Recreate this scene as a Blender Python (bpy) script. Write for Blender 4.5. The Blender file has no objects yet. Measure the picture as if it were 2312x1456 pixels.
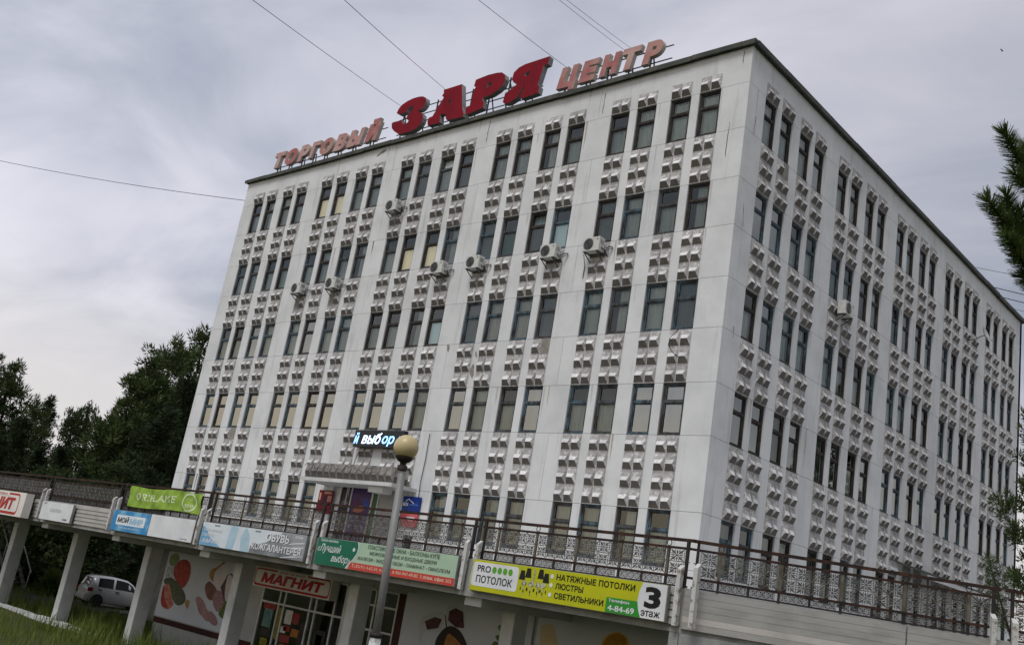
import bpy, bmesh, math, random
import numpy as np
from mathutils import Vector, Matrix
from mathutils.geometry import delaunay_2d_cdt

# ------------------------------------------------------------------ camera, sky, sun, exposure
SC = bpy.context.scene
COL = SC.collection
RC = np.array([[0.7403837814, 0.6521767118, 0.1627801978],
               [-0.0613454883, 0.3067137325, -0.9498228347],
               [-0.6693792552, 0.6932475913, 0.2670939720]])       # right, down, forward
CAM = np.array([16.0728, -26.1572, -0.8052])
FPX = 2234.8                                                        # focal length in pixels of the 2312 px wide photograph
cd = bpy.data.cameras.new('camera'); cam = bpy.data.objects.new('camera', cd); COL.objects.link(cam)
cd.sensor_width = 36.0; cd.lens = FPX / 2312 * 36.0; cd.clip_start = 0.05; cd.clip_end = 3000
M = Matrix.Identity(4)
for i in range(3):
    M[i][0] = RC[0][i]; M[i][1] = -RC[1][i]; M[i][2] = -RC[2][i]; M[i][3] = CAM[i]
cam.matrix_world = M
SC.camera = cam

SUN_ELEV, SUN_AZ = math.radians(58), math.radians(168)              # azimuth of the bright western sky, clockwise from +y
sd = np.array([math.sin(SUN_AZ) * math.cos(SUN_ELEV), math.cos(SUN_AZ) * math.cos(SUN_ELEV), math.sin(SUN_ELEV)])
sl = bpy.data.lights.new('sun', 'SUN'); sl.energy = 1.75; sl.angle = math.radians(25); sl.color = (1.0, 0.985, 0.965)
so = bpy.data.objects.new('sun', sl); COL.objects.link(so)
so.rotation_euler = Vector((-sd[0], -sd[1], -sd[2])).to_track_quat('-Z', 'Y').to_euler()

W = bpy.data.worlds.new('World'); SC.world = W; W.use_nodes = True
def build_world():
    nt = W.node_tree; N = nt.nodes; L = nt.links; N.clear()
    def n(t, **k):
        x = N.new(t)
        for a, b in k.items(): setattr(x, a, b)
        return x
    def math_(op, a, b=None, c=None):
        x = n('ShaderNodeMath', operation=op)
        for i, v in enumerate((a, b, c)):
            if v is None: continue
            if hasattr(v, 'links'): L.new(v, x.inputs[i])
            else: x.inputs[i].default_value = v
        return x.outputs[0]
    tc = n('ShaderNodeTexCoord'); sep = n('ShaderNodeSeparateXYZ'); L.new(tc.outputs['Generated'], sep.inputs[0])
    X, Y, Z = sep.outputs
    zz = math_('ADD', math_('MAXIMUM', Z, 0.0), 0.16)
    cmb = n('ShaderNodeCombineXYZ'); L.new(math_('DIVIDE', X, zz), cmb.inputs[0]); L.new(math_('DIVIDE', Y, zz), cmb.inputs[1])
    def noise(scale, detail, rough, off, dist=0.0):
        mp = n('ShaderNodeMapping'); mp.inputs['Location'].default_value = off; mp.inputs['Rotation'].default_value = (0, 0, 0.9)
        mp.inputs['Scale'].default_value = (1.0, 1.7, 1.0)
        L.new(cmb.outputs[0], mp.inputs[0])
        t = n('ShaderNodeTexNoise'); t.inputs['Scale'].default_value = scale; t.inputs['Detail'].default_value = detail
        t.inputs['Roughness'].default_value = rough; t.inputs['Distortion'].default_value = dist
        L.new(mp.outputs[0], t.inputs['Vector']); return t.outputs['Fac']
    a = noise(0.42, 3, 0.45, (SKY_OFF[0], SKY_OFF[1], 0.0), 0.5); b = noise(1.5, 6, 0.55, (1.3, 8.2, 0.0), 0.6)
    f = math_('ADD', math_('MULTIPLY', a, 0.62), math_('MULTIPLY', b, 0.38))
    ramp = n('ShaderNodeValToRGB'); L.new(f, ramp.inputs[0]); cr = ramp.color_ramp; cr.interpolation = 'B_SPLINE'
    e = cr.elements; e[0].position = 0.40; e[0].color = (0.29, 0.335, 0.43, 1)
    e[1].position = 0.63; e[1].color = (0.76, 0.75, 0.83, 1)
    m = e.new(0.515); m.color = (0.50, 0.515, 0.60, 1)
    # the light fades from the bright western half of the sky to the east: one broad slope over the whole dome
    dot = math_('ADD', math_('MULTIPLY', X, math.sin(GLOW_AZ)), math_('MULTIPLY', Y, math.cos(GLOW_AZ)))
    gain = math_('ADD', math_('MULTIPLY', dot, 0.26), 0.97)
    mx = n('ShaderNodeMix', data_type='RGBA', blend_type='MULTIPLY'); mx.inputs[0].default_value = 1.0
    L.new(ramp.outputs[0], mx.inputs[6]); g3 = n('ShaderNodeCombineXYZ')
    for i in range(3): L.new(gain, g3.inputs[i])
    L.new(g3.outputs[0], mx.inputs[7])
    # paler, warmer air close above the horizon, all the way round
    hz = n('ShaderNodeMapRange'); hz.interpolation_type = 'SMOOTHERSTEP'; L.new(Z, hz.inputs[0])
    hz.inputs[1].default_value = 0.29; hz.inputs[2].default_value = 0.08; hz.inputs[3].default_value = 0.0; hz.inputs[4].default_value = 0.78
    warm = n('ShaderNodeMix', data_type='RGBA'); L.new(hz.outputs[0], warm.inputs[0]); L.new(mx.outputs[2], warm.inputs[6])
    # the low air glows towards the setting sun, behind and to the left of the camera (it shows in the lower windows)
    gw = n('ShaderNodeMapRange'); gw.interpolation_type = 'SMOOTHSTEP'; L.new(dot, gw.inputs[0]); gw.inputs[1].default_value = 0.25; gw.inputs[2].default_value = 1.0
    wc = n('ShaderNodeMix', data_type='RGBA'); L.new(gw.outputs[0], wc.inputs[0]); wc.inputs[6].default_value = (0.80, 0.755, 0.735, 1); wc.inputs[7].default_value = (1.30, 1.06, 0.76, 1)
    L.new(wc.outputs[2], warm.inputs[7])
    sky = n('ShaderNodeTexSky'); sky.sky_type = 'NISHITA'; sky.sun_disc = False
    sky.sun_elevation = SUN_ELEV; sky.sun_rotation = SUN_AZ; sky.air_density = 1.5; sky.dust_density = 3.0
    # the cloud deck covers nearly all of the clear sky above it (colours are x10 because the background strength is 0.1)
    x10 = n('ShaderNodeMix', data_type='RGBA', blend_type='MULTIPLY'); x10.inputs[0].default_value = 1.0
    L.new(warm.outputs[2], x10.inputs[6]); x10.inputs[7].default_value = (10, 10, 10, 1)
    mix = n('ShaderNodeMix', data_type='RGBA'); mix.inputs[0].default_value = 0.93
    L.new(sky.outputs[0], mix.inputs[6]); L.new(x10.outputs[2], mix.inputs[7])
    bg = n('ShaderNodeBackground'); bg.inputs['Strength'].default_value = 0.1; L.new(mix.outputs[2], bg.inputs[0])
    out = n('ShaderNodeOutputWorld'); L.new(bg.outputs[0], out.inputs[0])
SKY_OFF = (5.5, 9.1); GLOW_AZ = math.radians(215)
build_world()
vs = SC.view_settings; vs.view_transform = 'Standard'; vs.look = 'None'; vs.exposure = 0.12; vs.gamma = 1.0
vs.use_curve_mapping = False

# ------------------------------------------------------------------ helpers
random.seed(7); rng = np.random.default_rng(7)
def ray(px, py): return RC.T @ np.array([(px - 1156) / FPX, (py - 728) / FPX, 1.0])
def at_y(px, py, y): v = ray(px, py); return CAM + v * ((y - CAM[1]) / v[1])
def at_x(px, py, x): v = ray(px, py); return CAM + v * ((x - CAM[0]) / v[0])
def at_z(px, py, z): v = ray(px, py); return CAM + v * ((z - CAM[2]) / v[2])
def at_d(px, py, d): v = ray(px, py); return CAM + v * d           # d = distance along the view axis
def proj(p):
    c = RC @ (np.array(p, float) - CAM); return 1156 + FPX * c[0] / c[2], 728 + FPX * c[1] / c[2], c[2]
def C(r, g, b):
    f = lambda c: (c / 255 / 12.92) if c / 255 <= 0.04045 else ((c / 255 + 0.055) / 1.055) ** 2.4
    return (f(r), f(g), f(b))

def empty(name, loc, label, cat, group=None, rz=0.0):
    o = bpy.data.objects.new(name, None); COL.objects.link(o); o.location = loc; o.rotation_euler = (0, 0, rz)
    o.empty_display_size = 0.2
    o['label'] = label; o['category'] = cat
    if group: o['group'] = group
    return o
def tag(o, label, cat, group=None):
    o['label'] = label; o['category'] = cat
    if group: o['group'] = group
    return o
def put(name, me, parent=None, loc=(0, 0, 0), rz=0.0, sc=None):
    o = bpy.data.objects.new(name, me); COL.objects.link(o)
    if parent is not None: o.parent = parent
    o.location = loc; o.rotation_euler = (0, 0, rz)
    if sc is not None: o.scale = sc
    return o
def origin_of(o):
    v = Vector((0, 0, 0))
    while o is not None: v += Vector(o.location); o = o.parent
    return v
def copy_tree(o, parent=None):
    c = o.copy(); COL.objects.link(c); c.parent = parent
    for ch in o.children: copy_tree(ch, c)
    return c

class MB:
    """collects shapes, then makes one mesh"""
    def __init__(s): s.v = []; s.f = []; s.m = []; s.mat = 0; s.sm = []
    def add(s, vs_, fs, smooth=False):
        b = len(s.v); s.v += [tuple(map(float, p)) for p in vs_]
        for f in fs: s.f.append(tuple(b + i for i in f)); s.m.append(s.mat); s.sm.append(smooth)
    def box(s, x0, x1, y0, y1, z0, z1):
        s.add([(x0, y0, z0), (x1, y0, z0), (x1, y1, z0), (x0, y1, z0), (x0, y0, z1), (x1, y0, z1), (x1, y1, z1), (x0, y1, z1)],
              [(0, 3, 2, 1), (4, 5, 6, 7), (0, 1, 5, 4), (1, 2, 6, 5), (2, 3, 7, 6), (3, 0, 4, 7)])
        return s
    def quad(s, a, b, c, d): s.add([a, b, c, d], [(0, 1, 2, 3)]); return s
    def tube(s, pts, r, n=8, caps=True, smooth=True):
        P = [np.array(p, float) for p in pts]; k = len(P); R_ = r if hasattr(r, '__len__') else [r] * k
        vs_ = []; up = None
        for i in range(k):
            d = P[min(i + 1, k - 1)] - P[max(i - 1, 0)]; d = d / (np.linalg.norm(d) + 1e-9)
            if up is None: up = np.array([0, 0, 1.0]) if abs(d[2]) < 0.9 else np.array([1.0, 0, 0])
            a = np.cross(d, up); a /= np.linalg.norm(a) + 1e-9; b = np.cross(a, d); up = b
            for j in range(n):
                t = 2 * math.pi * j / n; vs_.append(P[i] + R_[i] * (math.cos(t) * a + math.sin(t) * b))
        fs = [(i * n + j, i * n + (j + 1) % n, (i + 1) * n + (j + 1) % n, (i + 1) * n + j) for i in range(k - 1) for j in range(n)]
        s.add(vs_, fs, smooth)
        if caps: b0 = len(s.v) - k * n; s.f += [tuple(b0 + j for j in range(n))[::-1], tuple(b0 + (k - 1) * n + j for j in range(n))]; s.m += [s.mat] * 2; s.sm += [False] * 2
        return s
    def bar(s, p0, p1, w, h):
        """square bar from p0 to p1, h measured near vertical"""
        p0, p1 = np.array(p0, float), np.array(p1, float); d = p1 - p0; d /= np.linalg.norm(d)
        u = np.array([0, 0, 1.0]) if abs(d[2]) < 0.9 else np.array([0, 1.0, 0])
        a = np.cross(d, u); a /= np.linalg.norm(a); b = np.cross(a, d)
        c = [(-1, -1), (1, -1), (1, 1), (-1, 1)]
        vs_ = [p + a * x * w / 2 + b * y * h / 2 for p in (p0, p1) for x, y in c]
        s.add(vs_, [(0, 1, 2, 3), (7, 6, 5, 4), (0, 4, 5, 1), (1, 5, 6, 2), (2, 6, 7, 3), (3, 7, 4, 0)]); return s
    def lathe(s, prof, n=16, c=(0, 0, 0), smooth=True):
        vs_ = [(c[0] + r * math.cos(2 * math.pi * j / n), c[1] + r * math.sin(2 * math.pi * j / n), c[2] + z) for r, z in prof for j in range(n)]
        fs = [(i * n + j, i * n + (j + 1) % n, (i + 1) * n + (j + 1) % n, (i + 1) * n + j) for i in range(len(prof) - 1) for j in range(n)]
        s.add(vs_, fs, smooth); return s
    def disc(s, c, r, axis='y', n=16, sgn=-1):
        pts = []
        for j in range(n):
            t = 2 * math.pi * j / n; a, b = r * math.cos(t), r * math.sin(t)
            pts.append((c[0] + a, c[1], c[2] + b) if axis == 'y' else (c[0], c[1] + a, c[2] + b) if axis == 'x' else (c[0] + a, c[1] + b, c[2]))
        s.add(pts, [tuple(range(n))]); return s
    def prism(s, poly, y0, y1, holes=()):
        """(x,z) outline with holes between the planes y0 (front) and y1 (back)"""
        vv, ff, bd = fill([poly] + list(holes), force=True)
        n = len(vv)
        s.add([(x, y0, z) for x, z in vv] + [(x, y1, z) for x, z in vv], [f for f in ff] + [tuple(n + i for i in f[::-1]) for f in ff])
        b0 = len(s.v) - 2 * n
        for a, b in bd: s.f.append((b0 + b, b0 + a, b0 + n + a, b0 + n + b)); s.m.append(s.mat); s.sm.append(False)
        return s
    def mesh(s, name, mats, off=(0, 0, 0)):
        me = bpy.data.meshes.new(name)
        o = np.array(off, float)
        me.from_pydata([tuple(np.array(p) - o) for p in s.v] if np.any(o) else s.v, [], s.f)
        for m in (mats if isinstance(mats, (list, tuple)) else [mats]): me.materials.append(m)
        if me.polygons:
            me.polygons.foreach_set('material_index', s.m); me.polygons.foreach_set('use_smooth', s.sm)
        me.update(); return me
    def build(s, name, mats, parent=None, kind=None, local=False):
        off = (0, 0, 0) if (parent is None or local) else tuple(origin_of(parent))
        o = put(name, s.mesh(name, mats, off), parent)
        if kind: o['kind'] = kind
        return o

# ---- flat fills: outlines -> triangles by nonzero winding
def fill(loops, force=False):
    V, E = [], []
    loops = [list(l) for l in loops]
    if force:      # first loop outer (ccw), the others holes (cw)
        def area(l): return sum(l[i][0] * l[(i + 1) % len(l)][1] - l[(i + 1) % len(l)][0] * l[i][1] for i in range(len(l)))
        for i, l in enumerate(loops):
            if (area(l) > 0) != (i == 0): loops[i] = l[::-1]
    for l in loops:
        b = len(V); V += [Vector((p[0], p[1])) for p in l]; E += [(b + i, b + (i + 1) % len(l)) for i in range(len(l))]
    r = delaunay_2d_cdt(V, E, [], 0, 1e-6)
    ov, of = r[0], r[2]
    P = np.array([(v.x, v.y) for v in ov]); T = np.array([f[:3] for f in of], int)
    if len(T) == 0: return [], [], []
    cen = P[T].mean(axis=1)
    wn = np.zeros(len(T), int)
    for l in loops:
        A = np.array(l, float); B = np.roll(A, -1, axis=0)
        for a, b in zip(A, B):
            if a[1] == b[1]: continue
            up = (a[1] <= cen[:, 1]) & (b[1] > cen[:, 1]); dn = (a[1] > cen[:, 1]) & (b[1] <= cen[:, 1])
            cr = (b[0] - a[0]) * (cen[:, 1] - a[1]) - (cen[:, 0] - a[0]) * (b[1] - a[1])
            wn += (up & (cr > 0)).astype(int) - (dn & (cr < 0)).astype(int)
    T = T[wn != 0]
    fs = []
    cnt = {}
    for t in T:
        t = [int(i) for i in t]
        if (P[t[1]][0] - P[t[0]][0]) * (P[t[2]][1] - P[t[0]][1]) - (P[t[2]][0] - P[t[0]][0]) * (P[t[1]][1] - P[t[0]][1]) < 0: t = t[::-1]
        fs.append(tuple(t))
        for i in range(3): cnt[(t[i], t[(i + 1) % 3])] = 1
    bd = [e for e in cnt if (e[1], e[0]) not in cnt]
    return [tuple(p) for p in P], fs, bd

_tc = {}
def text_shape(s, bold=0.0, shear=0.0):
    """outlines of a string, cap height about 0.7 for size 1; returns verts, tris, boundary"""
    k = (s, bold, shear)
    if k in _tc: return _tc[k]
    c = bpy.data.curves.new('lettering', 'FONT'); c.body = s; c.size = 1; c.resolution_u = 3; c.fill_mode = 'NONE'
    o = bpy.data.objects.new('lettering', c); COL.objects.link(o)
    me = bpy.data.meshes.new_from_object(o.evaluated_get(bpy.context.evaluated_depsgraph_get()))
    co = [(v.co.x + shear * v.co.y, v.co.y) for v in me.vertices]
    nxt = {}
    for e in me.edges: nxt.setdefault(e.vertices[0], []).append(e.vertices[1]); nxt.setdefault(e.vertices[1], []).append(e.vertices[0])
    seen = set(); loops = []
    for v in range(len(co)):
        if v in seen or v not in nxt: continue
        l = [v]; seen.add(v); cur = v
        # follow the curve's own direction: lower index first
        while True:
            cand = [w for w in nxt[cur] if w not in seen]
            if not cand: break
            w = cur + 1 if (cur + 1) in cand else cand[0]
            seen.add(w); l.append(w); cur = w
        if len(l) > 2: loops.append([co[i] for i in l])
    bpy.data.objects.remove(o); bpy.data.curves.remove(c); bpy.data.meshes.remove(me)
    def area(l): return 0.5 * sum(l[i][0] * l[(i + 1) % len(l)][1] - l[(i + 1) % len(l)][0] * l[i][1] for i in range(len(l)))
    if bold and loops:
        sg = 1 if max((area(l) for l in loops), key=abs) > 0 else -1
        out = []
        for l in loops:
            l = [p for i, p in enumerate(l) if math.dist(p, l[i - 1]) > 1e-5]; n = len(l); q = []
            for i in range(n):
                a, b, c_ = np.array(l[i - 1]), np.array(l[i]), np.array(l[(i + 1) % n])
                d1 = (b - a) / (np.linalg.norm(b - a) + 1e-9); d2 = (c_ - b) / (np.linalg.norm(c_ - b) + 1e-9)
                n1 = np.array([d1[1], -d1[0]]) * sg; n2 = np.array([d2[1], -d2[0]]) * sg
                m = n1 + n2; ln = np.linalg.norm(m)
                if ln < 0.3: m = n1; kf = 1.0
                else: m = m / ln; kf = min(1.6, 1 / max(0.3, float(m @ n1)))
                q.append(tuple(b + m * bold * kf))
            out.append(q)
        loops = out
    r = fill(loops) if loops else ([], [], [])
    _tc[k] = r; return r
def lettering(s, mat, parent, y, x0, x1, z0, h, bold=0.03, shear=0.0, depth=0.0, name='lettering', keep=False, slope=0.0, faces=None):
    """text standing in the plane y, facing -y, fitted into x0..x1 from the base line z0, h = height of its box"""
    v, f, bd = text_shape(s, bold, shear)
    if not f: return None
    used = sorted({i for t in f for i in t}); P = np.array([v[i] for i in used]); mp = {i: j for j, i in enumerate(used)}
    lo, hi = P.min(axis=0), P.max(axis=0)
    sx = (x1 - x0) / (hi[0] - lo[0]); sz = h / (hi[1] - lo[1])
    if keep: sx = min(sx, sz); 
    X = x0 + (P[:, 0] - lo[0]) * sx; Z = z0 + (P[:, 1] - lo[1]) * sz + slope * (X - x0)
    if not depth and (h >= 0.10 or s in ('PRO', 'ВСК')) and len(s) > 1:          # big letters are pieces of their own
        up = list(range(len(P)))
        def find(a):
            while up[a] != a: up[a] = up[up[a]]; a = up[a]
            return a
        for t in f:
            r = [find(mp[i]) for i in t]; up[r[1]] = r[0]; up[find(r[2])] = find(r[0])
        isl = {}
        for t in f: isl.setdefault(find(mp[t[0]]), []).append([mp[i] for i in t])
        U = (P[:, 0] - shear * P[:, 1])
        L_ = sorted(([min(U[i] for t in ts for i in t), max(U[i] for t in ts for i in t), ts] for ts in isl.values()), key=lambda e: e[0])
        G = []
        for a, c, ts in L_:
            if G and min(c, G[-1][1]) - a > 0.45 * min(c - a, G[-1][1] - G[-1][0]): G[-1][1] = max(c, G[-1][1]); G[-1][2] += ts
            else: G.append([a, c, list(ts)])
        for a, c, ts in G:
            ids = sorted({i for t in ts for i in t}); q = {i: j for j, i in enumerate(ids)}; bb = MB()
            bb.add([(X[i], y, Z[i]) for i in ids], [tuple(q[i] for i in t) for t in ts]); o = bb.build('letter', mat, parent)
        return [c for c in parent.children if c.name.startswith('letter')] if False else o
    b = MB(); n = len(P)
    b.add([(X[i], y, Z[i]) for i in range(n)], [tuple(mp[i] for i in t) for t in f])
    if depth:
        b.mat = 1
        b.add([(X[i], y + depth, Z[i]) for i in range(n)], [tuple(mp[i] for i in t[::-1]) for t in f])
        for p, q in bd: b.f.append((mp[q], mp[p], n + mp[p], n + mp[q])); b.m.append(1); b.sm.append(False)
    return b.build(name, mat, parent)
def sheet(loop, mat, parent, y, name='print', holes=()):
    vv, ff, bd = fill([loop] + list(holes), force=True)
    b = MB(); b.add([(p[0], y, p[1]) for p in vv], ff); return b.build(name, mat, parent)
def ell(cx, cz, rx, rz, rot=0.0, n=28, wob=0.0, seed=0):
    r = random.Random(seed); ph = [r.uniform(0, 6.28) for _ in range(4)]; out = []
    for i in range(n):
        t = 2 * math.pi * i / n; k = 1 + wob * (math.sin(2 * t + ph[0]) + 0.6 * math.sin(3 * t + ph[1]) + 0.4 * math.sin(5 * t + ph[2]))
        a, b = rx * k * math.cos(t), rz * k * math.sin(t)
        out.append((cx + a * math.cos(rot) - b * math.sin(rot), cz + a * math.sin(rot) + b * math.cos(rot)))
    return out
def rect(x0, x1, z0, z1): return [(x0, z0), (x1, z0), (x1, z1), (x0, z1)]
def rrect(x0, x1, z0, z1, r, n=5):
    out = []
    for cx, cz, a in ((x1 - r, z0 + r, -90), (x1 - r, z1 - r, 0), (x0 + r, z1 - r, 90), (x0 + r, z0 + r, 180)):
        for i in range(n + 1):
            t = math.radians(a + 90 * i / n); out.append((cx + r * math.cos(t), cz + r * math.sin(t)))
    return out

# ------------------------------------------------------------------ materials
def mat(name, col, rough=0.7, col2=None, scale=3.0, amt=0.5, lo=0.4, hi=0.65, metal=0.0, bump=0.0, bscale=40.0, stretch=(1, 1, 1),
        col3=None, scale3=1.0, lo3=0.55, hi3=0.75, stretch3=(1, 1, 1), spec=0.18, emis=None, estr=0.0, coat=0.0):
    m = bpy.data.materials.new(name); m.use_nodes = True; nt = m.node_tree; N = nt.nodes; L = nt.links
    p = N['Principled BSDF']; p.inputs['Roughness'].default_value = rough; p.inputs['Metallic'].default_value = metal
    p.inputs['Specular IOR Level'].default_value = spec
    p.inputs['Coat Weight'].default_value = coat
    p.inputs['Base Color'].default_value = (*col, 1)
    if emis: p.inputs['Emission Color'].default_value = (*emis, 1); p.inputs['Emission Strength'].default_value = estr
    if col2 or bump or col3:
        g = N.new('ShaderNodeNewGeometry')
        def nz(sc, st, det=5, r=0.6):
            mp = N.new('ShaderNodeMapping'); mp.inputs['Scale'].default_value = st; L.new(g.outputs['Position'], mp.inputs[0])
            t = N.new('ShaderNodeTexNoise'); t.inputs['Scale'].default_value = sc; t.inputs['Detail'].default_value = det; t.inputs['Roughness'].default_value = r
            L.new(mp.outputs[0], t.inputs['Vector']); return t.outputs['Fac']
        cur = None
        def layer(cur, c2, sc, st, a, b, k):
            mr = N.new('ShaderNodeMapRange'); mr.inputs[1].default_value = a; mr.inputs[2].default_value = b; mr.inputs[4].default_value = k
            L.new(nz(sc, st), mr.inputs[0])
            mx = N.new('ShaderNodeMix'); mx.data_type = 'RGBA'; L.new(mr.outputs[0], mx.inputs[0])
            if cur is None: mx.inputs[6].default_value = (*col, 1)
            else: L.new(cur, mx.inputs[6])
            mx.inputs[7].default_value = (*c2, 1); return mx.outputs[2]
        if col2: cur = layer(cur, col2, scale, stretch, lo, hi, amt)
        if col3: cur = layer(cur, col3, scale3, stretch3, lo3, hi3, 1.0)
        if cur is not None: L.new(cur, p.inputs['Base Color'])
        if bump:
            bp = N.new('ShaderNodeBump'); bp.inputs['Strength'].default_value = bump; bp.inputs['Distance'].default_value = 0.02
            L.new(nz(bscale, (1, 1, 1), 4), bp.inputs['Height']); L.new(bp.outputs[0], p.inputs['Normal'])
    return m
def glass(name, tint, gloss=1.0, rough=0.0, ior=1.75):
    """window glass: mirror by Fresnel over a tinted see-through sheet"""
    m = bpy.data.materials.new(name); m.use_nodes = True; nt = m.node_tree; N = nt.nodes; L = nt.links; N.clear()
    out = N.new('ShaderNodeOutputMaterial'); tr = N.new('ShaderNodeBsdfTransparent'); tr.inputs[0].default_value = (*tint, 1)
    gl = N.new('ShaderNodeBsdfGlossy'); gl.inputs['Roughness'].default_value = rough; gl.inputs[0].default_value = (0.93, 0.97, 0.93, 1)
    fr = N.new('ShaderNodeFresnel'); fr.inputs[0].default_value = ior 
    mu = N.new('ShaderNodeMath'); mu.operation = 'MULTIPLY'; mu.use_clamp = True; mu.inputs[1].default_value = gloss; L.new(fr.outputs[0], mu.inputs[0])
    # old panes are not flat
    g = N.new('ShaderNodeNewGeometry'); t = N.new('ShaderNodeTexNoise'); t.inputs['Scale'].default_value = 1.1; t.inputs['Detail'].default_value = 1
    L.new(g.outputs['Position'], t.inputs['Vector']); bp = N.new('ShaderNodeBump'); bp.inputs['Strength'].default_value = 0.25; bp.inputs['Distance'].default_value = 0.03
    L.new(t.outputs['Fac'], bp.inputs['Height']); L.new(bp.outputs[0], gl.inputs['Normal'])
    mx = N.new('ShaderNodeMixShader'); L.new(mu.outputs[0], mx.inputs[0]); L.new(tr.outputs[0], mx.inputs[1]); L.new(gl.outputs[0], mx.inputs[2])
    L.new(mx.outputs[0], out.inputs[0]); return m
def leafmat(name, c1, c2, sc=2.0, trans=0.25):
    m = bpy.data.materials.new(name); m.use_nodes = True; nt = m.node_tree; N = nt.nodes; L = nt.links
    p = N['Principled BSDF']; p.inputs['Roughness'].default_value = 0.75; p.inputs['Specular IOR Level'].default_value = 0.2
    g = N.new('ShaderNodeNewGeometry'); t = N.new('ShaderNodeTexNoise'); t.inputs['Scale'].default_value = sc; t.inputs['Detail'].default_value = 3
    L.new(g.outputs['Position'], t.inputs['Vector']); mr = N.new('ShaderNodeMapRange'); mr.inputs[1].default_value = 0.35; mr.inputs[2].default_value = 0.68
    L.new(t.outputs['Fac'], mr.inputs[0]); mx = N.new('ShaderNodeMix'); mx.data_type = 'RGBA'; L.new(mr.outputs[0], mx.inputs[0])
    mx.inputs[6].default_value = (*c1, 1); mx.inputs[7].default_value = (*c2, 1); L.new(mx.outputs[2], p.inputs['Base Color'])
    if trans:
        tl = N.new('ShaderNodeBsdfTranslucent'); L.new(mx.outputs[2], tl.inputs[0]); ms = N.new('ShaderNodeMixShader'); ms.inputs[0].default_value = trans
        out = N['Material Output']; L.new(p.outputs[0], ms.inputs[1]); L.new(tl.outputs[0], ms.inputs[2]); L.new(ms.outputs[0], out.inputs[0])
    return m

WALL = mat('white_wall_paint', (0.69, 0.695, 0.685), 0.85, (0.54, 0.545, 0.54), 0.7, 0.8, 0.42, 0.72, bump=0.25, bscale=25,
           col3=(0.43, 0.425, 0.40), scale3=1.3, lo3=0.57, hi3=0.84, stretch3=(2.4, 2.4, 0.2))
CONC = mat('relief_concrete', (0.47, 0.455, 0.44), 0.9, (0.32, 0.30, 0.29), 9.0, 0.9, 0.42, 0.62, bump=0.6, bscale=60,
           col3=(0.70, 0.69, 0.675), scale3=6.0, lo3=0.54, hi3=0.64)
NOSE = mat('whitewashed_lit_relief', (0.76, 0.75, 0.735), 0.9, (0.50, 0.48, 0.465), 7.0, 0.9, 0.48, 0.68, bump=0.6, bscale=60)  # whitewash on the upper slopes, brightened to paint in the light there
UNDER = mat('bare_shaded_relief', (0.17, 0.157, 0.14), 0.95, (0.12, 0.112, 0.10), 7.0, 0.8, bump=0.5, bscale=60)  # bare concrete undersides, darkened further to paint in their shade
RAWC = mat('raw_concrete', (0.30, 0.28, 0.245), 0.95, (0.20, 0.185, 0.16), 5.0, 0.9, bump=0.5, bscale=40)
GREYC = mat('grey_concrete', (0.36, 0.36, 0.345), 0.9, (0.22, 0.22, 0.205), 1.6, 0.85, 0.42, 0.66, bump=0.4, bscale=30,
            col3=(0.15, 0.145, 0.13), scale3=2.0, lo3=0.66, hi3=0.85, stretch3=(2, 2, 0.3))
COLW = mat('column_whitewash', (0.60, 0.60, 0.575), 0.9, (0.45, 0.45, 0.43), 1.8, 0.8, 0.42, 0.70, bump=0.4, bscale=30,
           col3=(0.12, 0.11, 0.10), scale3=3.4, lo3=0.70, hi3=0.74)
CORE = mat('dim_interior', (0.10, 0.10, 0.10), 0.9)
CAP = mat('roof_edge_metal', (0.060, 0.068, 0.058), 0.7, (0.12, 0.115, 0.095), 2.5, 0.9, metal=0.3, bump=0.3, bscale=12)
ROOF = mat('roof_felt', (0.07, 0.07, 0.07), 0.95, (0.04, 0.04, 0.04), 2.0, 0.8)
FR_BR = mat('brown_window_paint', (0.034, 0.028, 0.024), 0.7, (0.085, 0.078, 0.072), 9.0, 0.8, 0.45, 0.68, stretch=(1, 1, 0.35), bump=0.3, bscale=60)
FR_BL = mat('blue_window_paint', (0.085, 0.135, 0.165), 0.65, (0.040, 0.036, 0.034), 6.0, 0.95, 0.40, 0.58, stretch=(1, 1, 0.4), bump=0.3, bscale=60)
FR_GR = mat('grey_window_paint', (0.085, 0.095, 0.10), 0.65, (0.045, 0.037, 0.030), 6.0, 0.95, 0.42, 0.60, stretch=(1, 1, 0.4), bump=0.3, bscale=60)
GLASS = glass('window_glass', (0.84, 0.90, 0.87), 1.0)
GLASSR = glass('clean_double_glass', (0.70, 0.75, 0.74), 1.0, 0.0, 3.2)
GLASSD = glass('shop_glass', (0.72, 0.76, 0.74), 1.0)
CUR_W = mat('white_curtain', (0.80, 0.82, 0.79), 0.9, (0.58, 0.60, 0.58), 2.5, 0.7, stretch=(5, 5, 0.3))
CUR_G = mat('grey_curtain', (0.68, 0.72, 0.705), 0.9, (0.40, 0.44, 0.435), 2.5, 0.8, stretch=(5, 5, 0.3))
CUR_D = mat('dark_curtain', (0.20, 0.245, 0.255), 0.9, (0.14, 0.17, 0.18), 2.5, 0.8, stretch=(5, 5, 0.3))
CUR_E = mat('green_curtain', (0.09, 0.25, 0.17), 0.9, (0.07, 0.19, 0.13), 2.5, 0.8, stretch=(5, 5, 0.3))
CUR_B = mat('beige_curtain', (0.76, 0.745, 0.68), 0.9, (0.54, 0.52, 0.47), 2.5, 0.8, stretch=(5, 5, 0.3))
CUR_L = mat('lit_curtain', (0.80, 0.74, 0.60), 0.9, (0.60, 0.53, 0.40), 2.0, 0.8, stretch=(5, 5, 0.4), emis=(1.0, 0.82, 0.54), estr=0.24)
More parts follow.
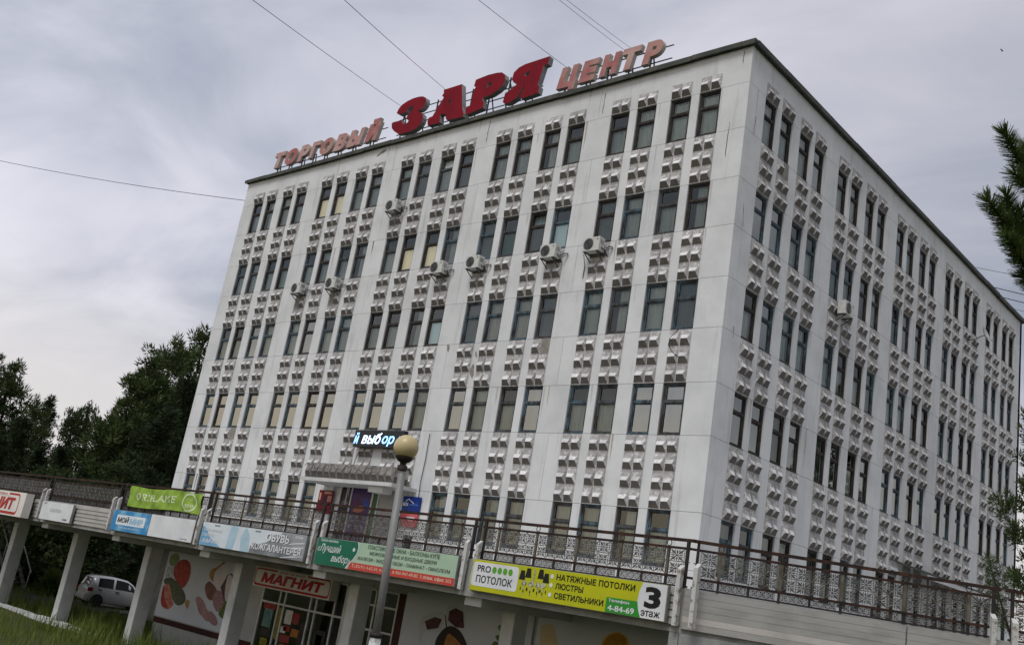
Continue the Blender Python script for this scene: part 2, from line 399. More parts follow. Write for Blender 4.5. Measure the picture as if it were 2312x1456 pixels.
CUR_C = mat('pale_blind', (0.62, 0.72, 0.74), 0.8, (0.55, 0.64, 0.66), 2.0, 0.6, emis=(0.75, 0.92, 1.0), estr=0.12)
RED = mat('sign_red', C(130, 1, 24), 0.65, C(112, 3, 22), 1.5, 0.8)
PINK = mat('faded_red_face', C(166, 104, 104), 0.8, C(180, 142, 132), 1.3, 0.9, 0.40, 0.62)
PINKP = mat('faded_pink_face', C(190, 158, 150), 0.8, C(174, 128, 126), 1.3, 0.9, 0.40, 0.62)
SIDEG = mat('letter_side', (0.30, 0.30, 0.30), 0.6, (0.20, 0.19, 0.18), 3, 0.8)
SIDEP = mat('pale_letter_side', (0.60, 0.55, 0.49), 0.7, (0.44, 0.40, 0.35), 3, 0.8)
STEEL = mat('dark_steel', (0.055, 0.065, 0.065), 0.6, (0.10, 0.085, 0.07), 6, 0.8, metal=0.2)
RUST = mat('rusty_rail', (0.028, 0.020, 0.017), 0.75, (0.080, 0.034, 0.020), 5, 0.9, 0.46, 0.66, bump=0.3, bscale=50)
BLACKP = mat('black_post_paint', (0.030, 0.027, 0.026), 0.6, (0.075, 0.045, 0.030), 5, 0.9, 0.5, 0.7)
KHAKI = mat('khaki_post_paint', (0.16, 0.145, 0.105), 0.75, (0.085, 0.062, 0.038), 6, 0.9, bump=0.3)
LATT = mat('lattice_silver', (0.145, 0.142, 0.136), 0.6, (0.055, 0.048, 0.042), 5, 0.9, 0.44, 0.66, metal=0.1)
STUB = mat('chipped_white_post', (0.58, 0.57, 0.54), 0.8, (0.24, 0.20, 0.15), 6, 0.95, 0.52, 0.62, bump=0.4, bscale=40)
CLAD = mat('pale_siding', (0.40, 0.385, 0.355), 0.6, (0.30, 0.29, 0.265), 1.5, 0.8, stretch=(1, 1, 3), bump=0.15)
CLADL = mat('clean_siding', (0.55, 0.515, 0.47), 0.6, (0.42, 0.395, 0.36), 1.5, 0.8)
PLAST = mat('white_plastic', (0.68, 0.68, 0.66), 0.5, (0.55, 0.55, 0.53), 3, 0.7)
ACW = mat('air_conditioner_casing', (0.62, 0.62, 0.58), 0.5, (0.47, 0.46, 0.42), 6, 0.7)
DARK = mat('dark_plastic', (0.03, 0.032, 0.034), 0.5)
BLACK = mat('black_print', (0.014, 0.014, 0.014), 0.55)
WHITE = mat('white_print', (0.74, 0.75, 0.75), 0.55, (0.60, 0.61, 0.62), 1.4, 0.7)

# ------------------------------------------------------------------ the setting: ground
def gz(x, y):
    t = min(1.0, max(0.0, (-10.5 - y) / 13.5)); t = t * t * (3 - 2 * t)
    far = max(0.0, math.hypot(x + 20, y) - 60) * 0.012
    return -4.55 + 2.1 * t + 0.06 * math.sin(x * 0.9 + 1.3) * math.sin(y * 0.7) + min(far, 3.0)
GRASSG = mat('meadow_ground', (0.050, 0.062, 0.020), 0.95, (0.085, 0.078, 0.040), 0.35, 0.8, 0.42, 0.62, bump=0.6, bscale=12,
             col3=(0.11, 0.10, 0.085), scale3=0.22, lo3=0.60, hi3=0.68)
xs = [-900, -450, -250, -150, -110] + list(range(-90, 62, 2)) + [80, 120, 250, 450, 900]
b = MB(); nx = len(xs)
ys = [-900, -450, -250, -120, -80] + list(range(-60, 92, 2)) + [120, 200, 300, 450, 900]
b.add([(x, y, gz(x, y)) for y in ys for x in xs], [(j * nx + i, j * nx + i + 1, (j + 1) * nx + i + 1, (j + 1) * nx + i) for j in range(len(ys) - 1) for i in range(nx - 1)], True)
b.build('ground', GRASSG, kind='structure')
ROADM = mat('worn_asphalt', (0.085, 0.083, 0.080), 0.9, (0.055, 0.054, 0.052), 1.5, 0.8, bump=0.3, bscale=25)
b = MB()
pth = [(-34.0, -9.5, 2.6), (-34.2, -4, 2.7), (-34.4, 4, 2.8), (-35, 14, 2.8), (-36.5, 26, 2.8), (-39, 40, 2.8)]
b.add([(x + s * w, y, gz(x, y) + 0.045) for x, y, w in pth for s in (-1, 1)], [(2 * i, 2 * i + 1, 2 * i + 3, 2 * i + 2) for i in range(len(pth) - 1)])
b.build('road', ROADM, kind='structure')
# kerb of white-painted plinth blocks between the columns on the left
kb = MB(); kb.box(-30.6, -20.2, -7.75, -7.35, -4.8, -4.56); KERB = kb.build('kerb', GREYC, kind='structure')
x = -30.5; i = 0
while x < -20.6:
    w = random.uniform(0.85, 1.15); z1 = -4.40 + random.uniform(-0.03, 0.03)
    MB().box(x, x + w - 0.02, -7.72, -7.42, -4.6, z1).build('kerb_stone', COLW, KERB); x += w

# ------------------------------------------------------------------ office building
P, WW, G1, G2 = 6.0, 0.862, 0.344, 0.614
SPAN = 4 * WW + 2 * G1 + G2; MF, MS, WH = 1.104, 1.165, 1.723
ZT = {1: 2.65, 2: 6.742, 3: 10.273, 4: 13.803, 5: 17.333}
ZROOF = 18.72; LF, LS = 30.94, 31.30
OFFS = [0, WW + G1, 2 * WW + G1 + G2, 3 * WW + 2 * G1 + G2]
HPI = math.pi / 2
BLD = empty('office_building', (-15.5, 15.6, 0), 'five-storey white panel office building with faceted relief blocks between its windows', 'building')
BO = Vector(BLD.location)
def W3(face, u, d, z):      # facade coordinates -> world; d = distance out of the wall
    return (u, -d, z) if face == 'f' else (d, u, z)
def bay0(face, bay): return -MF - SPAN - (5 - bay) * P if face == 'f' else MS + (bay - 1) * P
def rzf(face): return 0.0 if face == 'f' else HPI
def local(p): return Vector(p) - BO

# tone differs a little from panel to panel
def vary(m, k=0.08):
    nt = m.node_tree; p = nt.nodes['Principled BSDF']; src = p.inputs['Base Color'].links[0].from_socket
    oi = nt.nodes.new('ShaderNodeObjectInfo'); mr = nt.nodes.new('ShaderNodeMapRange'); mr.inputs[3].default_value = 1 - k; mr.inputs[4].default_value = 1 + k * 0.4
    nt.links.new(oi.outputs['Random'], mr.inputs[0]); mx = nt.nodes.new('ShaderNodeMix'); mx.data_type = 'RGBA'; mx.blend_type = 'MULTIPLY'; mx.inputs[0].default_value = 1
    cb = nt.nodes.new('ShaderNodeCombineXYZ')
    for i in range(3): nt.links.new(mr.outputs[0], cb.inputs[i])
    nt.links.new(src, mx.inputs[6]); nt.links.new(cb.outputs[0], mx.inputs[7]); nt.links.new(mx.outputs[2], p.inputs['Base Color'])
vary(WALL, 0.05); vary(CONC, 0.22); vary(NOSE, 0.22)

def panel(face, u0, u1, z0, z1, name='wall_panel', t=0.25, g=0.006):
    a = W3(face, u0 + g, 0, z0 + g); c = W3(face, u1 - g, -t, z1 - g)
    MB().box(min(a[0], c[0]), max(a[0], c[0]), min(a[1], c[1]), max(a[1], c[1]), a[2], c[2]).build(name, WALL, BLD)
ENTR = ('f', 3)                                     # the entrance takes the ground floor of the third bay
for face in 'fs':
    lo = -LF if face == 'f' else 0.252; hi = 0.0 if face == 'f' else LS
    gap = P - SPAN
    cuts = [lo] + [bay0(face, k) - gap / 2 for k in range(2, 6)] + [hi]
    for k in range(5):
        bands = [(0.0, ZT[1] - WH)] + [(ZT[f], ZT[f + 1] - WH) for f in range(1, 5)] + [(ZT[5], ZROOF)]
        for z0, z1 in bands:
            if z0 == 0.0 and (face, k + 1) == ENTR: continue
            panel(face, cuts[k], cuts[k + 1], z0, z1)
    for f in range(1, 6):
        z0, z1 = ZT[f] - WH, ZT[f]
        panel(face, lo, bay0(face, 1), z0, z1, 'pier_panel'); panel(face, bay0(face, 5) + SPAN, hi, z0, z1, 'pier_panel')
        for k in range(1, 6):
            u = bay0(face, k)
            if k < 5: panel(face, u + SPAN, u + P, z0, z1, 'pier_panel')
            if f == 1 and (face, k) == ENTR: continue
            panel(face, u + WW, u + WW + G1, z0, z1, 'pier_panel'); panel(face, u + 2 * WW + G1, u + 2 * WW + G1 + G2, z0, z1, 'pier_panel')
            panel(face, u + OFFS[2] + WW, u + OFFS[3], z0, z1, 'pier_panel')
MB().box(-LF, 0, 30.98, LS, 0, ZROOF).build('rear_wall', WALL, BLD)
MB().box(-LF, -LF + 0.25, 0.26, 30.97, 0, ZROOF).build('gable_wall', WALL, BLD)
MB().box(-LF + 0.004, -0.004, 0.004, LS - 0.004, -4.9, -0.02).build('basement_wall', GREYC, BLD)
MB().box(-LF + 0.7, -0.7, 0.7, 30.5, 0.0, 18.5).build('inner_wall', CORE, BLD)
MB().box(-LF + 0.26, -0.26, 0.26, 30.97, 18.505, 18.69).build('roof_deck', ROOF, BLD)
b = MB()       # sheet-metal coping round the parapet, each run slightly out of true
for (x0, x1, y0, y1) in ((-LF - 0.16, 0.16, -0.16, 0.42), (-0.42, 0.17, 0.43, LS + 0.16), (-LF - 0.16, -0.43, LS - 0.42, LS + 0.15), (-LF - 0.16, -LF + 0.42, 0.43, LS - 0.43)):
    b.box(x0, x1, y0, y1, ZROOF + 0.03, ZROOF + 0.15)
COPE = b.build('coping', CAP, BLD)
n = 0
for u0 in np.arange(-LF - 0.15, 0.1, 2.05):          # lap seams and drip lips of the coping sheets
    u1 = min(u0 + 2.03, 0.15); dz = random.uniform(-0.035, 0.02)
    MB().box(u0, u1, -0.185, -0.162, ZROOF - 0.02 + dz, ZROOF + 0.165 + dz * 0.6).build('coping_sheet', CAP, COPE)
for u0 in np.arange(0.0, LS, 2.05):
    u1 = min(u0 + 2.03, LS + 0.15); dz = random.uniform(-0.035, 0.02)
    MB().box(0.173, 0.195, u0, u1, ZROOF - 0.02 + dz, ZROOF + 0.165 + dz * 0.6).build('coping_sheet', CAP, COPE)

# ---- windows
def frame_mesh(m):
    b = MB(); w, h = WW, WH; t = h * 0.64
    def ring(x0, x1, z0, z1, k, y0, y1):
        b.box(x0, x0 + k, y0, y1, z0, z1); b.box(x1 - k, x1, y0, y1, z0, z1); b.box(x0 + k, x1 - k, y0, y1, z0, z0 + k); b.box(x0 + k, x1 - k, y0, y1, z1 - k, z1)
    ring(0.003, w - 0.003, 0.003, h - 0.003, 0.062, 0.055, 0.20)
    b.box(0.065, w - 0.065, 0.06, 0.19, t - 0.03, t + 0.03)
    ring(0.068, w - 0.068, 0.068, t - 0.033, 0.042, 0.085, 0.15)
    ring(0.068, w - 0.068, t + 0.033, h - 0.068, 0.042, 0.085, 0.15)
    b.box(0.0, w, 0.0, 0.054, -0.012, 0.02)          # drip board
    b.box(0.068, w - 0.068, 0.065, 0.084, t + 0.032, t + 0.05)
    return b.mesh('window', m)
FRM = [frame_mesh(m) for m in (FR_BR, FR_BL, FR_GR)]
T_ = WH * 0.64
LOWP = MB().quad((0.105, 0.115, 0.105), (WW - 0.105, 0.115, 0.105), (WW - 0.105, 0.115, T_ - 0.07), (0.105, 0.115, T_ - 0.07)).mesh('pane', GLASS)
UPP = MB().quad((0.105, 0.118, T_ + 0.07), (WW - 0.105, 0.118, T_ + 0.07), (WW - 0.105, 0.118, WH - 0.105), (0.105, 0.118, WH - 0.105)).mesh('transom_pane', GLASS)
LOWR = LOWP.copy(); LOWR.materials[0] = GLASSR; UPR = UPP.copy(); UPR.materials[0] = GLASSR
def curtain_mesh(m, x0, x1, z0, z1, amp, fq, seed):
    r = random.Random(seed); b = MB(); n = 18; ph = r.uniform(0, 6)
    vs_ = []
    for i in range(n + 1):
        u = x0 + (x1 - x0) * i / n; y = 0.235 + amp * math.sin(fq * i + ph) + amp * 0.5 * math.sin(fq * 2.3 * i)
        vs_ += [(u, y, z0), (u, y, z1)]
    b.add(vs_, [(2 * i, 2 * i + 2, 2 * i + 3, 2 * i + 1) for i in range(n)], True); return b.mesh('curtain', m)
FULL = (0.02, WW - 0.02, 0.02, WH - 0.02); LOWER = (0.02, WW - 0.02, 0.02, T_ + 0.03)
CURT = {}
for k, m in dict(w=CUR_W, g=CUR_G, d=CUR_D, e=CUR_E, b=CUR_B, l=CUR_L, c=CUR_C).items():
    CURT[k] = [curtain_mesh(m, *(FULL if s % 2 else LOWER), 0.03 if k not in 'dc' else 0.004, 0.9 + 0.35 * s, s * 7 + ord(k)) for s in range(4)]
    CURT[k].append(curtain_mesh(m, 0.30, WW - 0.02, 0.02, WH - 0.02, 0.03, 1.3, ord(k)))       # drawn half open
BACKP = MB().quad((-0.02, 0.42, -0.02), (WW + 0.02, 0.42, -0.02), (WW + 0.02, 0.42, WH + 0.02), (-0.02, 0.42, WH + 0.02)).mesh('room_shade', CORE)
PICK = {  # what hangs behind the panes, front, by floor, twenty windows left to right
    5: 'gwbg llwg gdgd ggwg gwww', 4: 'gggg wggw wllg deng dggg'.replace('n', 'd'), 3: 'bbbb wbwg gggc dbbd wwwd', 2: 'bbbb bbbb bbgg gwbb ggdg', 1: 'gbgb ggbb .... gggb bbww'}
PICK[4] = 'gggg wggw wllg dedc dggg'
SIDE = {5: 'gggw gggg ggdg dggd gggd', 4: 'gwgg egdg dggg gggg gdgd', 3: 'wggg gggd ggdg gggg gdgg', 2: 'ggdg ggwg ggdd gggg gdgg', 1: 'dgdd dddd dddd dddd dddd'}
FSTY = {5: 'b', 4: 'gl', 3: 'lg', 2: 'lb', 1: 'l'}
rw = random.Random(3)
for face, table in (('f', PICK), ('s', SIDE)):
    for f in range(1, 6):
        row = table[f].replace(' ', '')
        for k in range(1, 6):
            if f == 1 and (face, k) == ENTR: continue
            for wi in range(4):
                c = row[(k - 1) * 4 + wi]
                u = bay0(face, k) + OFFS[wi]
                st = rw.random()
                fi = {5: 0 if st < 0.7 else 2, 4: (0 if st < 0.2 else 1 if st < 0.6 else 2), 3: (0 if st < 0.3 else 1 if st < 0.75 else 2), 2: (0 if st < 0.2 else 1 if st < 0.75 else 2), 1: 1 if st < 0.7 else 2}[f]
                if face == 's' and st > 0.7: fi = 0
                w = put('window', FRM[fi], BLD, local(W3(face, u, 0, ZT[f] - WH)), rzf(face))
                clean = f == 2 and (rw.random() < 0.75) or rw.random() < 0.06
                up = put('transom_pane', UPR if clean else UPP, w); lp = put('pane', LOWR if clean else LOWP, w)
                if (face, f, k, wi) in (('f', 4, 4, 2), ('s', 4, 2, 3), ('s', 4, 3, 0), ('f', 5, 3, 2)):     # vent tilted open
                    up.location = (0, -0.31, 0.52); up.rotation_euler = (-0.38, 0, 0)
                else: up.rotation_euler = (rw.uniform(-0.006, 0.006), 0, rw.uniform(-0.008, 0.008))
                lp.rotation_euler = (rw.uniform(-0.006, 0.006), 0, rw.uniform(-0.010, 0.010))
                v = rw.randrange(5)
                if c in 'ce': v = 0
                if c == 'l': v = rw.choice((0, 2))
                if c == 'd': v = 1
                put('curtain', CURT[c][v], w)

# ---- faceted relief blocks
def block_mesh(hw=0.206, h=0.592):
    b = MB(); D = 0.20; o = 0.012
    # base plate, then the hipped nose: long lit slope above, short dark slope below
    b.box(-hw, hw, -o, 0.02, 0.004, h)
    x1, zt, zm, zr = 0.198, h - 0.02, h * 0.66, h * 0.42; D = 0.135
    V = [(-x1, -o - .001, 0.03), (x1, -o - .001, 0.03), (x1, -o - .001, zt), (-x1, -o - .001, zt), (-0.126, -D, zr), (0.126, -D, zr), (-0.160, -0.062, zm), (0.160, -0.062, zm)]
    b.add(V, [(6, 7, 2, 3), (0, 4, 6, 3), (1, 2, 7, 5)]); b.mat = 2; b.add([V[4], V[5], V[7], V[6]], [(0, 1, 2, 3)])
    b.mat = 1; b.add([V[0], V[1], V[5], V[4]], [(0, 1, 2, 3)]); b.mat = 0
    return b
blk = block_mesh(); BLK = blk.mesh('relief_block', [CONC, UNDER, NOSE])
MISSING = {('f', 4, 2, 0, 1, 0), ('f', 4, 2, 0, 0, 0), ('f', 4, 2, 2, 0, 0), ('f', 4, 2, 2, 1, 0), ('f', 3, 4, 3, 0, 1), ('s', 5, 1, 1, 0, 1), ('f', 2, 1, 2, 0, 1)}
spots = []; holes = []
for face in 'fs':
    for k in range(1, 6):
        for wi in range(4):
            u = bay0(face, k) + OFFS[wi]
            for f in range(1, 6):
                zlo = ZT[f]; rows, hh = (1, 0.60) if f == 5 else ((4, 2.369 / 4) if f == 1 else (3, 1.807 / 3))
                for r in range(rows):
                    for s in range(2):
                        # counted from the sill above (row 0) down, for the missing ones
                        key = (face, f + 1, k, wi, rows - 1 - r, s)
                        p = W3(face, u + WW * (0.25 + 0.5 * s), 0.0, zlo + r * hh)
                        (holes if key in MISSING else spots).append((p, face, hh / 0.6))
def papp(sp):
    p, face, sc = sp; e = W3(face, 0.43, 0, 0); a = proj(p); q = proj((p[0] + e[0], p[1] + e[1], p[2])); t = proj((p[0], p[1], p[2] + 0.6))
    vis = 1.0 if -30 < a[0] < 2340 and a[1] < 1240 else 0.0
    return vis * abs((q[0] - a[0]) * (t[1] - a[1]) - (q[1] - a[1]) * (t[0] - a[0]))
spots.sort(key=papp, reverse=True)
rb = random.Random(12)
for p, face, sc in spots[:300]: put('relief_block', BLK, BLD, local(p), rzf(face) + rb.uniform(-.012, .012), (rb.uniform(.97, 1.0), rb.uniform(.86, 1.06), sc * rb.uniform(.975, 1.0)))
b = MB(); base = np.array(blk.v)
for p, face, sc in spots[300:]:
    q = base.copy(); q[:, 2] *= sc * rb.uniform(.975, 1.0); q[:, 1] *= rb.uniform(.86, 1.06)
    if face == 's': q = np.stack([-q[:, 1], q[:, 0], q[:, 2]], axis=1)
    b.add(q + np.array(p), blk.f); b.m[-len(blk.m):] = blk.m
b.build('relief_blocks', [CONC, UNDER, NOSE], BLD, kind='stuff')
for p, face, sc in holes:                    # bare bed where a block came off
    o = put('bare_patch', MB().box(-0.205, 0.205, -0.012, 0.01, 0.005, 0.595).mesh('bare_patch', RAWC), BLD, local(p), rzf(face), (1, 1, sc))

# ---- stains and cracks with a shape of their own, as thin chips of render
CRK = mat('crack_dark', (0.10, 0.095, 0.085), 0.95)
for face, u, z0, z1 in (('f', -0.62, 14.6, 16.0), ('f', -0.35, 18.1, 18.7), ('s', 0.62, 15.6, 16.4), ('s', 0.55, 12.2, 13.0), ('s', 0.7, 8.4, 8.9), ('f', -12.5, 17.6, 18.6), ('f', -6.3, 17.5, 18.4)):
    L1, L2 = [], []; z = z0; uu = u
    while z < z1: w = random.uniform(0.006, 0.018); L1.append((uu - w, z)); L2.append((uu + w, z)); z += random.uniform(0.08, 0.2); uu += random.uniform(-0.02, 0.02)
    bb = MB(); bb.add([W3(face, a, 0.003, c) for a, c in L1] + [W3(face, a, 0.003, c) for a, c in L2], [(i, len(L1) + i, len(L1) + i + 1, i + 1) for i in range(len(L1) - 1)])
    bb.build('crack', CRK, BLD)

STN = mat('rain_streak', (0.50, 0.495, 0.47), 0.9, (0.58, 0.575, 0.56), 3, .9); RST = mat('rust_run', (0.40, 0.31, 0.23), 0.9, (0.52, 0.48, 0.42), 4, .95)
rs = random.Random(21)
for i in range(120):                       # drips below joints, sills and the coping, on the plain piers
    face = 'f' if i < 72 else 's'; k = rs.randrange(1, 6); f = rs.randrange(1, 6); u0 = bay0(face, k)
    u = rs.choice((u0 - rs.uniform(.06, 1.1), u0 + WW + rs.uniform(.05, G1 - .05), u0 + OFFS[2] - rs.uniform(.06, G2 - .06), u0 + SPAN + rs.uniform(.03, .12)))
    z1 = rs.choice((ZT[f] - .01, ZT[f] - WH - .01, ZROOF - .03 if i % 5 == 0 else ZT[f] - .01)); l = rs.uniform(.35, 1.5); w = rs.uniform(.012, .05)
    if not (-LF + .1 < u < -.1 if face == 'f' else .35 < u < LS - .1): continue
    bb = MB(); bb.add([W3(face, u - w, .0022, z1), W3(face, u + w, .0022, z1), W3(face, u + w * .7 + .01, .0022, z1 - l * .5), W3(face, u + .008, .0022, z1 - l), W3(face, u - w * .5, .0022, z1 - l * .55)], [(0, 4, 3, 2, 1)])
    bb.build('rain_stain', RST if i % 9 == 0 else STN, BLD)
for px, py, r1, r2, sd1 in ((1066, 838, .10, .30, 1), (1036, 795, .12, .12, 2), (862, 345, .28, .10, 3), (1012, 785, .06, .2, 4), (1075, 800, .05, .12, 5), (1228, 783, .07, .07, 6)):   # knocked-off paint
    q = at_y(px, py, -.004); sheet(ell(q[0], q[2], r1, r2, .3, wob=.22, seed=sd1), RAWC, BLD, -.0045 - .0005 * sd1, 'chipped_patch')
# ------------------------------------------------------------------ entrance, canopy, signs beside it
b = MB(); b.box(-17.85, -13.1, 0.45, 0.5, 0.0, ZT[1]); b.build('entrance_back', CORE, BLD)
ent = MB()
FRW = mat('white_door_frame', (0.62, 0.62, 0.60), 0.5, (0.48, 0.48, 0.46), 3, 0.7)
for x0, x1 in ((-17.85, -17.42), (-16.76, -16.70), (-15.42, -15.34), (-15.03, -14.97), (-13.9, -13.1)): ent.box(x0, x1, 0.10, 0.22, 0.0, 2.64)
ent.box(-17.42, -13.9, 0.10, 0.22, 2.60, 2.645); ent.box(-17.42, -13.9, 0.11, 0.21, 0.0, 0.12)
ENT = ent.build('entrance_frame', FRW, BLD)
GRN = mat('green_door_panel', (0.06, 0.12, 0.055), 0.6)
MB().box(-15.34, -15.03, 0.13, 0.19, 0.12, 2.6).build('door_panel', GRN, ENT)
MB().box(-14.97, -13.9, 0.13, 0.19, 0.12, 2.6).build('door_panel', mat('pale_door', (0.33, 0.32, 0.30), 0.6, (0.27, 0.26, 0.245), 2, .6), ENT)
for nm, x0, x1, cols in (('window_poster', -17.42, -16.76, ((26, 16, 34), (44, 30, 50))), ('window_poster', -16.70, -15.42, ((70, 20, 66), (60, 60, 120)))):
    PM = mat('dark_poster_print', C(*cols[0]), 0.35, C(*cols[1]), 1.4, 0.95, stretch=(1, 1, 1.6)); o = MB().box(x0, x1, 0.14, 0.18, 0.12, 2.6).build(nm, PM, ENT)
    if x0 > -17: 
        sheet(ell(-16.1, 1.75, 0.38, 0.13, 0.15, wob=.05), mat('orange_print', C(160, 96, 50), 0.4, C(150, 70, 90), 2, .9), o, 0.136, 'printed_shape'); sheet(ell(-15.75, 1.95, 0.22, 0.2, 0), mat('blue_print', C(50, 70, 150), 0.4, C(40, 40, 90), 4, .9), o, 0.137, 'printed_shape')
    else: sheet(ell(-17.1, 1.9, 0.22, 0.16, 0), mat('grey_print', C(120, 112, 122), 0.4, C(60, 50, 66), 8, .9), o, 0.136, 'printed_shape')
CAN = empty('entrance_canopy', (-15.6, -0.65, 2.55), 'concrete entrance canopy with a crown of faceted blocks and a white edge', 'canopy')
MB().box(-18.5, -12.72, -1.30, -0.005, 2.57, 2.71).build('slab', COLW, CAN)
MB().box(-18.2, -13.0, -1.12, -0.18, 2.715, 2.95).build('upstand', RAWC, CAN)
CRWN = mat('crown_concrete', (0.30, 0.285, 0.26), 0.95, (0.19, 0.18, 0.16), 6, 0.9, bump=0.5, bscale=50)
vary(CRWN, 0.15)
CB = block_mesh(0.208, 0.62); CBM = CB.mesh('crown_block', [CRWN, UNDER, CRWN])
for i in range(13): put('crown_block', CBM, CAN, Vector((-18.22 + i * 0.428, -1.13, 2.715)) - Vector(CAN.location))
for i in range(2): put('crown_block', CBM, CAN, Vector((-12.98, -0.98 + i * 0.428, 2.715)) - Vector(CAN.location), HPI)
b = MB(); pts = [(-18.35 + i * 0.09, -1.33 - 0.0, 3.16 + 0.10 * math.sin(i * 0.42) + 0.05 * math.sin(i * 1.3)) for i in range(52)]
b.tube(pts, 0.013, 5)
for i in range(2, 52, 2): b.tube([pts[i], (pts[i][0] - 0.05, -1.33, 2.86)], 0.008, 4)
b.build('metal_tracery', STEEL, CAN)
b = MB(); b.box(-14.4, -13.55, -1.0, -0.5, 2.34, 2.562); b.build('floodlight_box', PLAST, CAN)
# small red board and the blue board either side of the door
o = MB().box(-18.67, -17.72, -0.06, -0.012, 1.40, 2.37).build('notice_board', mat('crimson_board', C(120, 14, 34), 0.5, C(90, 10, 40), 3, .8)); tag(o, 'small crimson notice board left of the entrance under the canopy', 'notice board')
lettering('ЗАРЯ', mat('cream_print', C(222, 190, 150), 0.5), o, -0.064, -18.3, -17.85, 2.22, 0.10, 0.02)
sheet(rect(-18.6, -18.5, 1.95, 2.25), mat('cream_print2', C(214, 180, 140), 0.5), o, -0.064, 'printed_shape'); sheet(ell(-18.2, 1.93, 0.12, 0.2, 0.2, wob=.1), mat('plum_print', C(52, 30, 70), .5), o, -0.064, 'printed_shape')
for i in range(3): sheet(rect(-18.02 + i * 0.09, -17.97 + i * 0.09, 1.9, 2.15), mat('cream_print3', C(206, 150, 130), 0.5), o, -0.064, 'printed_shape')
o = MB().box(-13.27, -12.28, -0.10, -0.05, 1.78, 2.40).build('company_board', mat('deep_blue_board', C(16, 44, 120), 0.4, C(30, 90, 165), 0.9, .95, 0.45, 0.75)); tag(o, 'blue company board with a white roof emblem right of the entrance', 'sign')
lettering('ВСК', WHITE, o, -0.104, -13.22, -12.92, 2.03, 0.13, 0.05)
sheet([(-13.1, 2.18), (-12.95, 2.28), (-12.62, 2.12), (-12.62, 2.15), (-12.95, 2.32), (-13.1, 2.22)], WHITE, o, -0.104, 'roof_emblem'); lettering('страховой дом', mat('light_blue_print', C(110, 160, 215), .5), o, -0.104, -12.9, -12.4, 2.06, 0.06, 0.01)
o = MB().box(-13.25, -12.30, -0.09, -0.05, 1.25, 1.772).build('lower_board', mat('coral_board', C(206, 74, 82), 0.5, C(190, 110, 110), 1.5, .8)); tag(o, 'coral red board hung right under the blue company board', 'sign')
sheet(rect(-12.9, -12.45, 1.5, 1.62), WHITE, o, -0.094, 'printed_shape')
# LED ticker
LED = empty('led_ticker', (-15.4, -0.2, 4.22), 'black LED ticker display with running blue and white letters above the canopy', 'display')
MB().box(-16.79, -13.72, -0.30, -0.10, 4.235, 4.935).build('casing', DARK, LED)
LEDM = mat('led_letters', (0.3, 0.5, 0.9), 0.5, emis=(0.22, 0.48, 1.0), estr=2.2); LEDW = mat('led_letters_white', (0.7, 0.75, 0.9), 0.5, emis=(0.55, 0.74, 1.0), estr=1.9)
lettering('й', LEDM, LED, -0.304, -16.78, -16.48, 4.36, 0.47, 0.025, 0.25); lettering('выб', LEDW, LED, -0.304, -16.28, -15.05, 4.36, 0.47, 0.02, 0.25)
lettering('ор', LEDM, LED, -0.304, -15.0, -14.25, 4.28, 0.43, 0.02, 0.25); lettering('и', LEDM, LED, -0.304, -14.05, -13.74, 4.36, 0.34, 0.02, 0.25)
MB().box(-16.2, -16.12, -0.1, 0.01, 4.3, 4.85).box(-14.4, -14.32, -0.1, 0.01, 4.3, 4.85).build('wall_bracket', STEEL, LED)

# ------------------------------------------------------------------ air conditioners and the dish
def ac_parts(root, loc):
    root.scale = (0.93, 0.93, 0.93)
    def mk(b, name, m, par=None): return put(name, b.mesh(name, m), par or root, (0, 0, 0))
    b = MB(); b.box(-0.40, 0.40, -0.17, 0.17, 0, 0.56); body = mk(b, 'casing', ACW)
    b = MB(); b.disc((-0.12, -0.176, 0.28), 0.235, 'y', 24); mk(b, 'fan_opening', DARK, body)
    b = MB()
    for r in (0.06, 0.11, 0.16, 0.205, 0.24): 
        pts = [(-0.12 + r * math.cos(t), -0.185, 0.28 + r * math.sin(t)) for t in np.linspace(0, 2 * math.pi, 19)]; b.tube(pts, 0.0045, 4, False)
    mk(b, 'fan_guard', GREYC, body)
    b = MB(); b.box(0.25, 0.33, -0.178, -0.171, 0.42, 0.50); b.box(0.401, 0.408, -0.1, 0.1, 0.30, 0.46); mk(b, 'service_cover', GREYC, body)
    b = MB()
    for x in (-0.30, 0.30): b.box(x - 0.02, x + 0.02, -0.19, 0.30, -0.045, -0.005); b.bar((x, -0.15, -0.03), (x, 0.29, -0.30), 0.03, 0.03)
    mk(b, 'wall_bracket', STEEL)
    b = MB(); b.tube([(0.40, 0.05, 0.12), (0.50, 0.05, 0.10), (0.58, 0.12, 0.18), (0.66, 0.24, 0.24), (0.72, 0.30, 0.22)], 0.022, 6); b.tube([(0.40, 0.0, 0.18), (0.47, 0.02, 0.02), (0.60, 0.15, 0.10), (0.72, 0.30, 0.18)], 0.016, 6)
    mk(b, 'pipe', DARK)
ACS = [((-17.45, -0.31, 14.96), 'air conditioner high on the top floor, left of the entrance axis', 0), ((-23.39, -0.31, 11.54), 'leftmost air conditioner, below the fourth floor windows', 0),
       ((-20.70, -0.31, 11.55), 'air conditioner second from the left on the fourth floor row', 0), ((-13.60, -0.31, 11.57), 'air conditioner with trailing pipes below the two brightly lit windows', 0),
       ((-11.49, -0.31, 11.57), 'air conditioner two windows left of the green curtain', 0), ((-7.55, -0.31, 11.58), 'air conditioner with looping black pipes under the pale blue blind', 0),
       ((-5.50, -0.31, 11.60), 'rightmost air conditioner on the front, on its own at the fifth bay', 0), ((0.31, 8.06, 11.52), 'air conditioner on the side wall of the building', HPI)]
first = None
